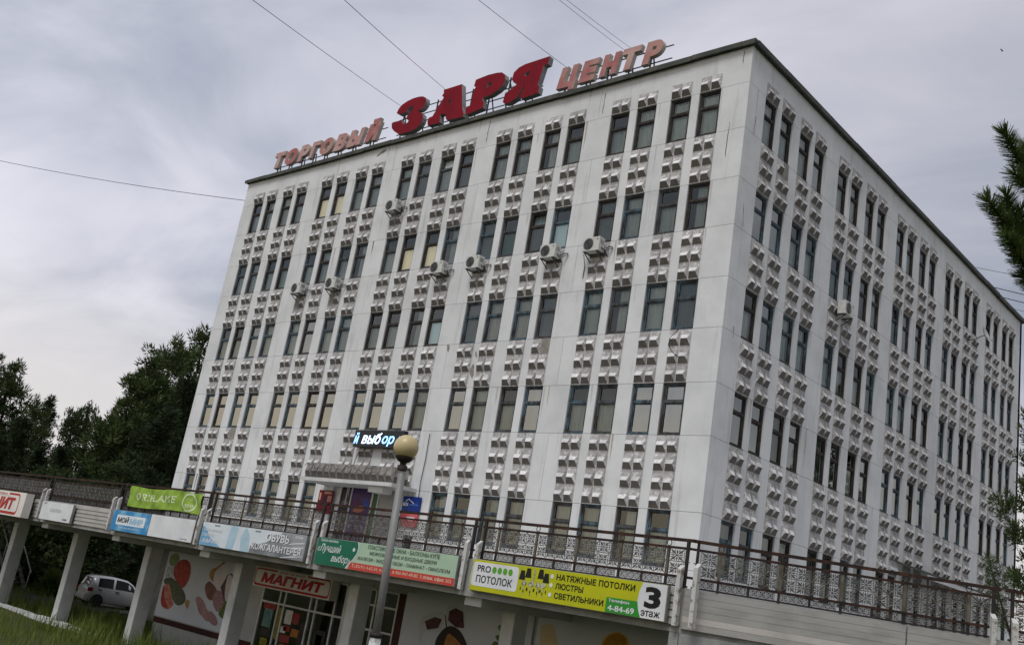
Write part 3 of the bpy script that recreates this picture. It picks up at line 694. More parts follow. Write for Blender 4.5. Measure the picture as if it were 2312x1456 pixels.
for loc, lab, rz in ACS:
    if first is None:
        first = empty('air_conditioner', loc, lab, 'air conditioner', 'air conditioners on the office building', rz); ac_parts(first, loc)
    else:
        c = copy_tree(first); c.location = loc; c.rotation_euler = (0, 0, rz); c['label'] = lab
DS = empty('satellite_dish', (0.0, 22.7, 15.2), 'round grey satellite dish on an arm beside the top side windows', 'satellite dish')
b = MB(); prof = [(0.42 * t, 0.10 * t * t) for t in np.linspace(0.02, 1, 8)]; b.lathe(prof, 24)
Rm = Matrix.Rotation(math.radians(70), 3, 'Y') ; vv = [Vector((0.62, 0.35, 0.25)) + Rm @ Vector(p) for p in b.v]; b.v = [tuple(p) for p in vv]
b.v = [(p[0], p[1], p[2]) for p in b.v]; put('reflector', b.mesh('reflector', mat('dish_grey', (0.42, 0.42, 0.41), 0.5)), DS)
b = MB(); b.tube([(0, -0.35, -0.25), (0.35, -0.1, -0.1), (0.6, 0.3, 0.2)], 0.025, 6); b.tube([(0.6, 0.3, 0.2), (0.95, 0.5, -0.05), (1.05, 0.42, 0.15)], 0.014, 6); put('arm', b.mesh('arm', STEEL), DS)

# loose cables on the walls
def loose(pts, label):
    b = MB(); b.tube(pts, 0.014, 5); tag(b.build('loose_cable', DARK), label, 'cable', 'loose cables on the facade')
loose([(-1.62, -0.02, 8.56), (-1.78, -0.22, 8.2), (-1.80, -0.24, 7.95), (-1.62, -0.22, 7.7), (-1.42, -0.2, 7.55)], 'loose black cable hanging below the third floor corner window')
loose([(-5.95, -0.25, 11.6), (-6.0, -0.03, 11.2), (-6.02, -0.02, 10.75)], 'thin drain hose hanging left under the rightmost front air conditioner')
loose([(-12.55, -0.03, 4.9), (-12.52, -0.03, 3.9), (-12.56, -0.03, 3.0), (-12.5, -0.03, 2.3)], 'thin conduit running down right of the entrance canopy')
loose([(-16.55, -0.04, 4.25), (-16.5, -0.25, 3.7), (-16.55, -0.26, 3.3)], 'thin conduit dropping from the ticker display to the canopy')
# ------------------------------------------------------------------ rooftop lettering
def trace(pts): return [(float(q[0]), float(q[2])) for q in (at_y(860 + x / 5.78, 110 + y / 5.78, 0.2) for x, y in pts)]
ZAR = [([(205,845),(230,790),(275,735),(340,690),(420,650),(500,628),(550,625),(588,645),(590,685),(578,728),(550,770),(515,798),(475,812),(515,828),(545,855),(548,905),(532,955),(500,1003),(445,1050),(370,1085),(290,1106),(220,1113),(170,1078),(142,1040),(140,985),(152,965),(275,933),(272,975),(300,985),(345,968),(362,940),(325,915),(345,880),(380,830),(420,780),(425,750),(395,750),(350,785),(330,828),(240,860)], []),
       ([(820,540),(1058,465),(1060,770),(1078,845),(1072,888),(862,937),(845,915),(850,852),(775,858),(770,920),(768,965),(610,1005),(607,950),(622,905),(672,885),(745,760),(820,640),(798,615),(822,580)], [[(915,640),(900,715),(862,712)]]),
       ([(1240,408),(1400,345),(1510,318),(1580,312),(1620,340),(1625,400),(1590,480),(1530,540),(1440,600),(1330,640),(1325,680),(1345,700),(1330,775),(1110,865),(1100,835),(1115,760),(1165,745),(1215,540),(1240,500),(1215,490)], [[(1400,445),(1450,430),(1440,470),(1375,520)]]),
       ([(2205,100),(2182,200),(2128,222),(2042,485),(2068,492),(2050,578),(1830,655),(1812,620),(1850,560),(1885,465),(1835,545),(1760,650),(1665,710),(1608,718),(1590,700),(1622,580),(1665,560),(1780,462),(1728,440),(1710,400),(1735,315),(1800,250),(1885,205),(2050,150)], [[(1950,285),(1925,350),(1880,365),(1880,325)]])]
S2 = empty('rooftop_sign', (-14.6, 0.4, 18.69), 'large slanted deep red letters in the middle of the roof edge', 'sign', 'letter signs on the roof')
def solid(loop, holes, y0, y1, face_m, side_m, name, par):
    b = MB(); vv, ff, bd = fill([loop] + holes, force=True); n = len(vv)
    b.add([(x, y0, z) for x, z in vv], ff); b.mat = 1; b.add([(x, y1, z) for x, z in vv], [t[::-1] for t in ff])
    for p, q in bd: b.f.append((q, p, n + p, n + q)); b.m.append(1); b.sm.append(False)
    return b.build(name, [face_m, side_m], par)
for loop, hs in ZAR: solid(trace(loop), [trace(h) for h in hs], 0.2, 0.46, RED, SIDEG, 'letter', S2)
def sign_frame(root, x0, x1, zs, step, ztop):
    for z in zs: MB().bar((x0, 0.50, z), (x1, 0.50, z), 0.035, 0.035).build('rail', STEEL, root)
    for x in np.arange(x0 + 0.25, x1, step):
        MB().bar((x, 0.53, 18.69), (x, 0.53, ztop), 0.05, 0.05).build('post', STEEL, root)
        MB().bar((x + 0.02, 1.25, 18.69), (x + 0.02, 0.55, ztop - 0.3), 0.04, 0.04).build('brace', STEEL, root)
sign_frame(S2, -19.4, -10.2, (19.55, 19.95, 20.35, 20.75), 1.15, 20.9)
def small_sign(word, x0, x1, z0, h, m, label, sh=0.22, hshort=None):
    root = empty('rooftop_sign', ((x0 + x1) / 2, 0.4, 18.69), label, 'sign', 'letter signs on the roof')
    wid = {c: 1.0 for c in word}; wid.update({'Ы': 1.35, 'О': 1.1, 'Т': 0.95, 'Р': 0.95, 'Г': 0.85, 'Ц': 1.1, 'Й': 1.05, 'Ь': .9})
    tot = sum(wid[c] for c in word); x = x0; k = (x1 - x0) / tot
    for i, c in enumerate(word):
        w = wid[c] * k; hh = h; zb = z0
        if c == 'Й': hh = h * 1.30
        if c == 'Ц': hh = h * 1.18; zb = z0 - h * 0.18
        lettering(c, [m[i % len(m)], SIDEP], root, 0.2, x, x + w * 0.86 + sh * hh * 0.4, zb, hh, 0.075, sh, 0.2, 'letter')
        MB().bar((x + w * 0.3, 0.34, 18.69), (x + w * 0.3 + 0.05, 0.34, z0 + 0.3), 0.05, 0.05).bar((x + w * 0.3 + 0.28, 0.40, 18.69), (x + w * 0.3 + 0.12, 0.40, z0 + 0.3), 0.045, 0.045).build('leg', STEEL, root)
        x += w
    for z in (z0 + 0.12, z0 + h * 0.72): MB().bar((x0 + 0.1, 0.43, z), (x1 + 0.25, 0.43, z), 0.035, 0.035).build('rail', STEEL, root)
    return root
small_sign('ТОРГОВЫЙ', -29.25, -20.35, 19.44, 0.92, [PINKP, PINK, PINKP], 'left rooftop sign of small faded pink slanted letters')
small_sign('ЦЕНТР', -9.15, -3.95, 19.36, 0.95, [PINK, PINK, PINK, PINKP], 'right rooftop sign of five small dull red letters', 0.18)
# finial on the left sign and antenna rod on the right one

# ------------------------------------------------------------------ terrace on columns
XB = [-0.575 - 5.92 * k for k in range(-1, 7)]            # beam axes, 5.345 ... -36.1
BEND = np.array([5.20, -8.80]); DIR = np.array([0.8192, 0.5736]); DIR /= np.linalg.norm(DIR); ANG = math.atan2(DIR[1], DIR[0])
def along(s): return BEND + DIR * s
TER = empty('raised_terrace', (-14.0, -6.5, -4.55), 'raised concrete terrace carried on whitewashed columns in front of the building', 'terrace')
def slab(poly, z0, z1, m, name, par, kind=None):
    vv, ff, bd = fill([poly], force=True); n = len(vv); b = MB()
    b.add([(x, y, z1) for x, y in vv] + [(x, y, z0) for x, y in vv], ff + [tuple(n + i for i in f[::-1]) for f in ff])
    for p, q in bd: b.f.append((p, n + p, n + q, q)); b.m.append(0); b.sm.append(False)
    return b.build(name, m, par, kind)
e1 = along(22.0)
PAVE = mat('paving', (0.26, 0.255, 0.24), 0.9, (0.17, 0.165, 0.155), 1.2, .8, bump=.3)
slab([(-44, -8.80), (5.20, -8.80), (float(e1[0]), float(e1[1])), (float(e1[0]), 60), (0.0, 60), (0.0, -0.01), (-31.0, -0.01), (-31.0, -2.6), (-44, -2.6)], -0.86, -0.004, GREYC, 'deck_slab', TER)
for k, xb in enumerate(XB):
    if xb > 5: continue
    MB().box(xb - 0.275, xb + 0.275, -8.62, -5.12 if xb > -20 else -2.8, -1.06, -0.864).build('beam', COLW, TER)
    col = MB()
    w, y0, y1 = 0.205, -7.30, -6.78
    c = 0.018
    z0, z1 = -5.0, -1.064
    pts = [(-w + c, y0), (w - c, y0), (w, y0 + c), (w, y1 - c), (w - c, y1), (-w + c, y1), (-w, y1 - c), (-w, y0 + c)]
    n = 8; col.add([(xb + x, y, z0) for x, y in pts] + [(xb + x, y, z1) for x, y in pts], [(i, (i + 1) % n, n + (i + 1) % n, n + i) for i in range(n)] + [tuple(range(n, 2 * n))])
    col.build('column', COLW, TER)
# wall below the right-hand part of the terrace
def slant_box(s0, s1, d0, d1, z0, z1):
    """box along the slanting edge; d = distance in front of the edge line"""
    N_ = np.array([DIR[1], -DIR[0]]); b = MB(); c = []
    for z in (z0, z1):
        for s, d in ((s0, d1), (s1, d1), (s1, d0), (s0, d0)):
            p = along(s) + N_ * d; c.append((p[0], p[1], z))
    b.add(c, [(0, 3, 2, 1), (4, 5, 6, 7), (0, 1, 5, 4), (1, 2, 6, 5), (2, 3, 7, 6), (3, 0, 4, 7)]); return b
slant_box(0.0, 22, -0.30, 0.03, -5.2, -0.865).build('retaining_wall', GREYC, TER)
MB().box(4.98, 5.19, -8.82, -5.0, -5.2, -0.868).build('retaining_wall', GREYC, TER)
# lapped siding strips on the edge of the deck
for k, xb in enumerate(XB[1:]):
    x0, x1 = xb + 0.30, xb + 5.92 - 0.30
    for r in range(5):
        z1 = -0.02 - r * 0.14
        b = MB(); b.add([(x0, -8.805, z1 - 0.139), (x1, -8.805, z1 - 0.139), (x1, -8.805, z1), (x0, -8.805, z1), (x0, -8.85, z1 - 0.139), (x1, -8.85, z1 - 0.139), (x1, -8.825, z1), (x0, -8.825, z1)],
                       [(0, 3, 2, 1), (4, 5, 6, 7), (0, 1, 5, 4), (1, 2, 6, 5), (2, 3, 7, 6), (3, 0, 4, 7)])
        b.build('siding_strip', CLADL if (k + r) % 7 == 3 else CLAD, TER)
for seg in range(5):
    for r in range(6):
        z1 = -0.03 - r * 0.125
        slant_box(seg * 4.2 + 0.02, seg * 4.2 + 4.19, 0.0, 0.062 - 0.003 * (r % 2), z1 - 0.121, z1).build('siding_strip', CLADL if r == 4 else CLAD, TER)
MB().box(5.05, 5.19, -8.87, -8.806, -0.72, -0.03).build('siding_strip', CLAD, TER)
# pairs of chipped white stub posts at every beam
def stub(x, y, rz, seed):
    r = random.Random(seed); b = MB(); h = 0.36 + r.uniform(-0.04, 0.04); w = 0.05
    V = []
    for z in (-0.74, -0.2, h): 
        j = lambda: r.uniform(-0.008, 0.008)
        for a, c in ((-w, -0.06), (w, -0.06), (w, 0.05), (-w, 0.05)): V.append((a + j(), c + j(), z + (0.09 if (z == h and c > 0) else 0)))
    b.add(V, [(i * 4 + j, i * 4 + (j + 1) % 4, i * 4 + 4 + (j + 1) % 4, i * 4 + 4 + j) for i in range(2) for j in range(4)] + [(8, 9, 10, 11), (3, 2, 1, 0)])
    o = put('stub_post', b.mesh('stub_post', STUB), TER, Vector((x, y, 0)) - Vector(TER.location), rz); return o
sd_ = 0
for xb in XB:
    for dx in (-0.19, 0.19):
        sd_ += 1; stub(xb + dx, -8.93, 0, sd_)
for s in (5.92, 11.84):
    for dx in (-0.19, 0.19):
        q = along(s + dx) + np.array([DIR[1], -DIR[0]]) * 0.13; sd_ += 1; stub(q[0], q[1], ANG, sd_)

# ------------------------------------------------------------------ railing sections with cast lattice
def petal(b, c, a, l0, l1, w, t=0.010):
    ca, sa = math.cos(a), math.sin(a)
    def p(r, s, y): return (c[0] + r * ca - s * sa, y, c[1] + r * sa + s * ca)
    m = (l0 + l1) / 2
    b.add([p(l0, 0, 0), p(m, w / 2, 0), p(l1, 0, 0), p(m, -w / 2, 0), p(m, 0, -t), p(m, 0, t)], [(0, 1, 4), (1, 2, 4), (2, 3, 4), (3, 0, 4), (1, 0, 5), (2, 1, 5), (3, 2, 5), (0, 3, 5)])
def lattice_mesh(S, name):
    b = MB(); h = S / 2
    for i in range(4):
        petal(b, (0, 0), math.pi / 4 + i * HPI, 0.01, h * 1.36, S * 0.21); petal(b, (0, 0), i * HPI, 0.01, h * 0.98, S * 0.13)
        petal(b, (0, 0), math.pi / 4 + i * HPI + 0.42, h * 0.42, h * 1.10, S * 0.075); petal(b, (0, 0), math.pi / 4 + i * HPI - 0.42, h * 0.42, h * 1.10, S * 0.075)
    for x in (-h, h): b.box(x - 0.004, x + 0.004, -0.005, 0.005, -h, h)
    b.add([(0, -0.028, 0), (0.026, -0.012, 0), (0, -0.012, 0.026), (-0.026, -0.012, 0), (0, -0.012, -0.026), (0, 0.02, 0)], [(0, 2, 1), (0, 3, 2), (0, 4, 3), (0, 1, 4), (5, 1, 2), (5, 2, 3), (5, 3, 4), (5, 4, 1)])
    return b
CELL = 0.262; LM = lattice_mesh(CELL, 'lattice_cell'); LME = LM.mesh('lattice_cell', LATT)
SML = lattice_mesh(0.150, 'lattice_small')
L_SEC = 5.92
def railing_parts(root):
    def mk(b, name, m, par=None): return put(name, b.mesh(name, m), par or root)
    x0, x1 = 0.10, L_SEC - 0.10
    mk(MB().box(x0 - 0.06, x1 + 0.06, -0.032, 0.032, 0.893, 0.955), 'handrail', RUST)
    mk(MB().box(x0, x1, -0.026, 0.026, 0.738, 0.785), 'upper_rail', RUST)
    mk(MB().box(x0, x1, -0.010, 0.010, 0.486, 0.502), 'middle_rail', KHAKI)
    mk(MB().box(x0, x1, -0.028, 0.028, 0.178, 0.228), 'lower_rail', RUST)
    mk(MB().box(x0, x1, -0.018, 0.018, 0.005, 0.04), 'bottom_rail', BLACKP)
    for x in (0.17, L_SEC - 0.17): mk(MB().box(x - 0.028, x + 0.028, -0.030, 0.030, -0.004, 0.892), 'end_post', BLACKP)
    inner = [0.62 + i * 1.17 for i in range(5)]
    for x in inner:
        mk(MB().box(x - 0.027, x + 0.027, -0.021, 0.021, 0.229, 0.737), 'post', KHAKI); mk(MB().box(x - 0.024, x + 0.024, -0.020, 0.020, -0.004, 0.177), 'foot', BLACKP)
        b = MB(); b.tube([(x + 0.052 * math.cos(t), 0, 0.845 + 0.058 * math.sin(t)) for t in np.linspace(0, 2 * math.pi, 15)], 0.009, 5, False); mk(b, 'ring', BLACKP)
    for x in [i + 0.585 for i in inner[:-1]]: mk(MB().box(x - 0.02, x + 0.02, -0.02, 0.02, 0.041, 0.177), 'short_post', BLACKP)
    edges = [0.20] + inner + [L_SEC - 0.20]
    sm = MB()
    for a, c in zip(edges[:-1], edges[1:]):
        n = max(1, int(round((c - a - 0.07) / 0.278))); st = (c - a - 0.07) / n
        for i in range(n):
            for z in (0.615, 0.358):
                put('lattice_cell', LME, root, (a + 0.035 + st * (i + 0.5), 0.0, z), 0, (st / CELL * 0.98, 1, 0.245 / CELL))
        n2 = int((c - a - 0.07) / 0.150)
        for i in range(n2):
            sm.add([(v[0] + a + 0.11 + i * 0.150, v[1], v[2] + 0.112) for v in SML.v], SML.f)
    o = mk(sm, 'small_lattice', LATT); o['kind'] = 'stuff'
RL = ['railing section above the yellow-green panel with the big numeral 3', 'railing section above the long green panel with the red stripe', 'railing section above the panels for shoes and jewellery',
      'railing section that carries the green cloth banner', 'railing section above the small white panel and bare siding', 'railing section at the left edge above the lightbox with red letters', 'farthest railing section, at the left end of the terrace']
rp = None
for k, xb in enumerate(XB[1:]):
    if rp is None:
        rp = empty('railing', (xb, -8.78, 0), RL[k], 'railing', 'railing sections along the terrace edge'); railing_parts(rp)
    else:
        c = copy_tree(rp); c.location = (xb, -8.78, 0); c['label'] = RL[k]
for s, lab in ((0.0, 'slanting railing section just right of the bend in the terrace'), (5.92, 'slanting railing section at the right edge of the picture')):
    q = along(s); c = copy_tree(rp); c.location = (q[0] + 0.01, q[1] + 0.02, 0); c.rotation_euler = (0, 0, ANG); c['label'] = lab

c = rp; e_ = along(0.05)           # short rails that close the corner at the bend
for z0, z1, w in ((0.893, 0.955, 0.064), (0.738, 0.785, 0.052), (0.178, 0.228, 0.056)):
    MB().bar((XB[0] - 0.10 + 0.06 * (z0 > .8), -8.78, (z0 + z1) / 2), (e_[0] + .12, e_[1] + .10, (z0 + z1) / 2 + .001), w * .96, z1 - z0 - .002).build('corner_rail', RUST, c)
# ------------------------------------------------------------------ sign panels hung on the terrace edge
YS = -9.02
def board(name, x0, x1, z0, z1, m, label, y=YS, t=0.10, group='sign panels along the terrace edge'):
    o = empty(name, ((x0 + x1) / 2, y + t / 2, z0), label, 'sign', group)
    MB().box(x0, x1, y + 0.012, y + t, z0, z1).build('casing', SIDEG, o)
    MB().box(x0 + 0.012, x1 - 0.012, y, y + 0.0119, z0 + 0.012, z1 - 0.012).build('face', m, o)
    for x in (x0 + 0.4, x1 - 0.4): MB().box(x - 0.03, x + 0.03, y + t, -8.83, z0 + 0.2, z1 - 0.2).build('mount', STEEL, o)
    return o
YP = YS - 0.004
# yellow-green ceiling advert
LIME = mat('lime_vinyl', C(190, 190, 26), 0.4, C(172, 178, 30), 0.8, .8); GR1 = mat('dot_green', C(92, 160, 48), 0.5); GR2 = mat('phone_green', C(52, 140, 52), 0.5)
o = board('sign_panel', -0.40, 4.97, -0.715, 0.0, LIME, 'yellow-green panel with a black chandelier, the last one before the bend')
sheet(rrect(-0.36, 1.05, -0.60, -0.06, 0.07), WHITE, o, YP, 'white_field')
lettering('PRO', BLACK, o, YP - .003, -0.22, 0.20, -0.275, 0.15, 0.02); lettering('ПОТОЛОК', BLACK, o, YP - .003, -0.22, 0.90, -0.52, 0.17, 0.018)
for i in range(4): sheet(ell(0.31 + i * 0.165, -0.20, 0.066, 0.075), GR1, o, YP - .003, 'dot')
SHD = mat('lamp_shade_print', C(34, 34, 36), .5); CRY = mat('crystal_print', C(206, 206, 176), .5, C(60, 62, 40), 26, .95)
for x, z in ((1.17, -0.20), (1.34, -0.14), (1.70, -0.13), (1.86, -0.20)): sheet([(x - .09, z - .11), (x + .09, z - .11), (x + .055, z + .09), (x - .055, z + .09)], SHD, o, YP - .003, 'printed_shade')
for x0 in (1.25, 1.45, 1.65, 1.8):
    sheet(ell(x0, -0.38, 0.075, 0.055, .3), CRY, o, YP - .0035, 'printed_crystal'); sheet(rect(x0 - .012, x0 + .012, -0.62, -0.30), CRY, o, YP - .003, 'printed_crystal')
    for j in range(3): sheet(ell(x0 - .09 + .09 * j, -0.50 - .05 * (j % 2), 0.012, 0.04), SHD, o, YP - .003, 'printed_drop')
sheet(rect(1.49, 1.53, -0.42, -0.06), CRY, o, YP - .003, 'printed_stem')
for s, x1, z in (('НАТЯЖНЫЕ ПОТОЛКИ', 4.20, -0.215), ('ЛЮСТРЫ', 2.90, -0.40), ('СВЕТИЛЬНИКИ', 3.46, -0.60)):
    lettering(s, BLACK, o, YP - .003, 2.14, x1, z, 0.125 if s != 'НАТЯЖНЫЕ ПОТОЛКИ' else 0.13, 0.02); sheet(ell(2.02, z + 0.062, 0.045, 0.048), WHITE, o, YP - .003, 'dot')
sheet(rrect(3.52, 4.42, -0.700, -0.40, 0.03), GR2, o, YP, 'phone_field'); lettering('Телефон:', WHITE, o, YP - .003, 3.58, 4.12, -0.50, 0.075, 0.02); lettering('4-84-69', WHITE, o, YP - .003, 3.58, 4.24, -0.665, 0.12, 0.02)
sheet([(4.96, -0.70), (4.40, -0.70), (4.33, -0.55), (4.29, -0.38), (4.31, -0.2), (4.38, -0.015), (4.96, -0.015)], WHITE, o, YP - .0015, 'white_field')
lettering('3', BLACK, o, YP - .004, 4.45, 4.84, -0.50, 0.42, 0.045); lettering('этаж', BLACK, o, YP - .004, 4.40, 4.86, -0.66, 0.115, 0.02)
# green window advert
GRD = mat('dark_green_vinyl', C(22, 108, 82), 0.4, C(18, 92, 70), .8, .8); GRP = mat('pale_green_vinyl', C(172, 196, 168), 0.4, C(152, 182, 160), .8, .8)
o = board('sign_panel', -6.35, -0.90, -0.715, 0.015, GRP, 'long green panel with white script, behind the lamp post')
sheet([(-6.33, -0.70), (-4.98, -0.70), (-4.92, -0.6), (-4.74, -0.45), (-4.62, -0.28), (-4.60, -0.12), (-4.66, 0.003), (-6.33, 0.003)], GRD, o, YP, 'green_field')
sheet([(-4.98, -0.70), (-4.90, -0.6), (-4.72, -0.45), (-4.60, -0.28), (-4.58, -0.12), (-4.64, 0.003), (-4.61, 0.003), (-4.55, -0.12), (-4.57, -0.28), (-4.69, -0.46), (-4.86, -0.6), (-4.93, -0.70)], WHITE, o, YP - .003, 'white_stripe')
lettering('Салон-магазин', WHITE, o, YP - .003, -6.2, -5.45, -0.09, 0.075, 0.012)
lettering('«Лучший', WHITE, o, YP - .003, -6.28, -5.28, -0.41, 0.27, 0.006, 0.35); lettering('выбор»', WHITE, o, YP - .003, -5.62, -4.82, -0.63, 0.24, 0.006, 0.35)
sheet(ell(-4.75, -0.2, 0.05, 0.05), WHITE, o, YP - .003, 'scroll_ornament'); 
DG = mat('outlined_grey_text', C(64, 70, 66), .5); KHT = mat('olive_text', C(110, 104, 40), .5)
for s, x0, x1, z in (('ПЛАСТИКОВЫЕ ОКНА • БАЛКОНЫ-КУПЕ', -4.2, -1.52, -0.13), ('МЕЖКОМНАТНЫЕ И ВХОДНЫЕ ДВЕРИ', -4.1, -1.60, -0.29), ('ЖАЛЮЗИ • ЖИДКИЕ ОБОИ • ЛАМИНАТ • ЛИНОЛЕУМ', -4.55, -1.10, -0.45)):
    lettering(s, DG, o, YP - .003, x0, x1, z, 0.105, 0.009)
sheet([(-4.86, -0.70), (-0.915, -0.70), (-0.915, -0.52), (-4.80, -0.52)], mat('red_stripe_vinyl', C(196, 66, 56), .5, C(180, 84, 72), 1, .7), o, YP, 'red_stripe')
lettering('Т.(35191) 4-62-24, 4-82-37, 8-904-947-49-83  5 этаж, офис 502', mat('cream_text', C(232, 214, 190), .5), o, YP - .003, -4.72, -1.0, -0.665, 0.11, 0.008)
# jewellery and leather
SIL = mat('silver_vinyl', C(196, 202, 204), .4, C(150, 158, 162), .7, .9); ICE = mat('ice_blue_vinyl', C(214, 222, 226), .4, C(196, 208, 214), 1.0, .8)
o = board('sign_panel', -12.26, -6.86, -0.72, 0.0, ICE, 'silver and ice-blue double panel with white embossed letters')
sheet([(-12.24, -0.705), (-11.0, -0.705), (-11.7, -0.45), (-12.0, -0.2), (-12.24, -0.12)], mat('blue_fade_vinyl', C(104, 158, 196), .4, C(150, 188, 212), 1.2, .8), o, YP, 'blue_field')
lettering('МОЙ', BLACK, o, YP - .003, -11.55, -11.28, -0.10, 0.06, 0.01); lettering('ЮВЕЛИРНЫЙ', WHITE, o, YP - .003, -12.1, -11.1, -0.27, 0.10, 0.02, 0); lettering('САЛОН', WHITE, o, YP - .003, -12.15, -11.5, -0.43, 0.10, 0.02, 0.1); lettering('«КАРАТ»', WHITE, o, YP - .003, -12.18, -11.15, -0.62, 0.12, 0.025, 0.1)
sheet([(-10.75, -0.705), (-10.35, -0.705), (-10.25, -0.015), (-10.65, -0.015)], mat('ice_band', C(160, 192, 208), .4, C(190, 210, 218), 2, .8), o, YP, 'blue_band'); sheet([(-9.95, -0.705), (-9.5, -0.705), (-9.62, -0.2), (-9.85, -0.015), (-10.05, -0.3)], mat('ice_band2', C(158, 190, 206), .4, C(190, 208, 214), 2, .8), o, YP, 'blue_band')
sheet([(-9.48, -0.705), (-6.875, -0.705), (-6.875, -0.015), (-8.0, -0.015), (-8.5, -0.30), (-9.46, -0.5)], mat('steel_vinyl', C(150, 156, 158), .4, C(100, 106, 110), .8, .95, .42, .6), o, YP, 'silver_field')
lettering('МОЙ', BLACK, o, YP - .003, -9.35, -9.08, -0.10, 0.06, 0.01); lettering('ОБУВЬ', WHITE, o, YP - .006, -8.75, -7.62, -0.31, 0.24, 0.04); lettering('КОЖГАЛАНТЕРЕЯ', WHITE, o, YP - .006, -9.4, -7.0, -0.59, 0.20, 0.03); lettering('3 этаж', WHITE, o, YP - .004, -7.5, -7.0, -0.13, 0.09, 0.015)
SHW = mat('shadow_print', C(70, 74, 76), .5)
lettering('ОБУВЬ', SHW, o, YP - .003, -8.72, -7.59, -0.325, 0.24, 0.05); lettering('КОЖГАЛАНТЕРЕЯ', SHW, o, YP - .003, -9.38, -6.98, -0.605, 0.20, 0.035)
for zz in (-0.3, -0.42, -0.66): sheet([(-7.9, zz - .05), (-7.3, zz + .02), (-6.9, zz + .06), (-6.9, zz + .085), (-7.3, zz + .05), (-7.9, zz - .035)], WHITE, o, YP - .0025, 'white_swoosh')
# blue market panel and its blank half
BLU = mat('splash_blue_vinyl', C(40, 132, 188), .4, C(120, 182, 214), 1.8, .95, .45, .65)
o = board('sign_panel', -18.20, -15.55, -0.72, 0.0, BLU, 'square blue splash panel with a white two-word plate')
sheet(rrect(-17.85, -15.85, -0.50, -0.16, 0.04), mat('plate_white', C(226, 232, 236), .4, C(206, 216, 224), 2, .8), o, YP, 'white_plate'); lettering('МОЙ', BLACK, o, YP - .003, -17.78, -16.95, -0.42, 0.22, 0.035, 0.2); lettering('МИР', mat('pale_blue_print', C(150, 190, 214), .5), o, YP - .003, -16.9, -15.98, -0.44, 0.20, 0.05, 0.1)
lettering('ТОРГОВЫЙ ЦЕНТР', WHITE, o, YP - .003, -17.6, -16.2, -0.62, 0.06, 0.02)
o = board('sign_panel', -15.53, -12.72, -0.72, 0.01, WHITE, 'blank white panel between the blue splash panel and the stub posts'); lettering('мой мир', BLACK, o, YP - .003, -13.4, -13.0, -0.66, 0.05, 0.006)
o = board('sign_panel', -24.12, -21.40, -0.755, -0.045, WHITE, 'nearly blank white panel with faint marks, left of the bare siding')
lettering('1 этаж', BLACK, o, YP - .003, -22.1, -21.65, -0.68, 0.08, 0.01, .1); lettering('мой', BLACK, o, YP - .003, -23.95, -23.7, -0.14, 0.05, 0.01); lettering('салон', mat('faint_print', C(176, 176, 176), .5), o, YP - .003, -23.3, -22.3, -0.42, 0.12, 0.0, .1)
# lightbox at the left edge
LBW = mat('lightbox_white', C(226, 222, 214), .4, C(206, 200, 192), 1.2, .7); LBR = mat('lightbox_red', C(176, 34, 32), .45, C(158, 30, 30), 1.2, .7)
def grocer(x0, x1, z0, z1, y, label, group, bx=0.0, white=LBW):
    o = empty('shop_lightbox', ((x0 + x1) / 2, y, z0), label, 'sign', group); w, h = x1 - x0, z1 - z0
    MB().box(x0, x1, y, y + 0.32, z0, z1).build('casing', white, o)
    a = h * 0.09; R_ = h * 0.2
    out = rrect(x0 + .06 * h, x1 - .06 * h - bx, z0 + .06 * h, z1 - .06 * h, R_); inn = rrect(x0 + .06 * h + a * .7, x1 - .06 * h - a * .7 - bx, z0 + .06 * h + a * 1.2, z1 - .06 * h - a * .9, R_ * .75)
    sheet(out, LBR, o, y - .004, 'red_border', [inn])
    sheet(rect(x0 + w * .3, x1 - w * .3, z1 - .2 * h, z1 - .04 * h), white, o, y - .0055, 'name_gap'); lettering('магазин', LBR, o, y - .008, x0 + w * .34, x1 - w * .34, z1 - .18 * h, .1 * h, .01, .15)
    lettering('МАГНИТ', LBR, o, y - .008, x0 + .10 * w, x1 - .08 * w - bx, z0 + h * .25, h * .5, 0.055, 0.16)
    MB().box(x0 + .3, x0 + .4, y + .32, y + .55, z0 + .1, z1 - .1).box(x1 - .4, x1 - .3, y + .32, y + .55, z0 + .1, z1 - .1).build('mount', STEEL, o)
    return o
grocer(-30.4, -25.0, -0.83, 0.13, -9.35, 'white lightbox with red grocery lettering cut by the left edge', 'grocery lightboxes', 0.45)

# green cloth banner tied to the railing
BAN = empty('cloth_banner', (-15.3, -8.86, 0.18), 'creased green cloth banner tied to the railing', 'banner')
BANM = mat('green_banner_cloth', C(148, 178, 72), .8, C(128, 160, 62), 1.6, .8); BANT = mat('banner_white', C(214, 226, 186), .8)
def wave(u, v): return -8.855 - 0.022 * math.sin(u * 6.5 + 3.2 * v) - 0.016 * math.sin(u * 13 - 5 * v) - 0.01 * math.sin(9 * v + u * 3)
def bz(u, v):   # v 0 bottom ... 1 top
    t = 0.885 - 0.05 * math.sin(u * 1.05) ** 2; bt = 0.19 - 0.03 * math.sin(u * 1.3 + .4); return bt + (t - bt) * v
b = MB(); nu, nv = 70, 12
b.add([(-17.70 + 4.78 * i / nu, wave(4.78 * i / nu, j / nv), bz(4.78 * i / nu, j / nv)) for j in range(nv + 1) for i in range(nu + 1)], [(j * (nu + 1) + i, j * (nu + 1) + i + 1, (j + 1) * (nu + 1) + i + 1, (j + 1) * (nu + 1) + i) for j in range(nv) for i in range(nu)], True)
CL = b.build('cloth', BANM, BAN)
def on_banner(o):
    off = origin_of(o.parent)
    for v in o.data.vertices:
        w = v.co + off; u = w.x + 17.70; vv = (w.z - 0.17) / 0.70; v.co = Vector((w.x, wave(u, vv) - 0.006, bz(u, vv))) - off
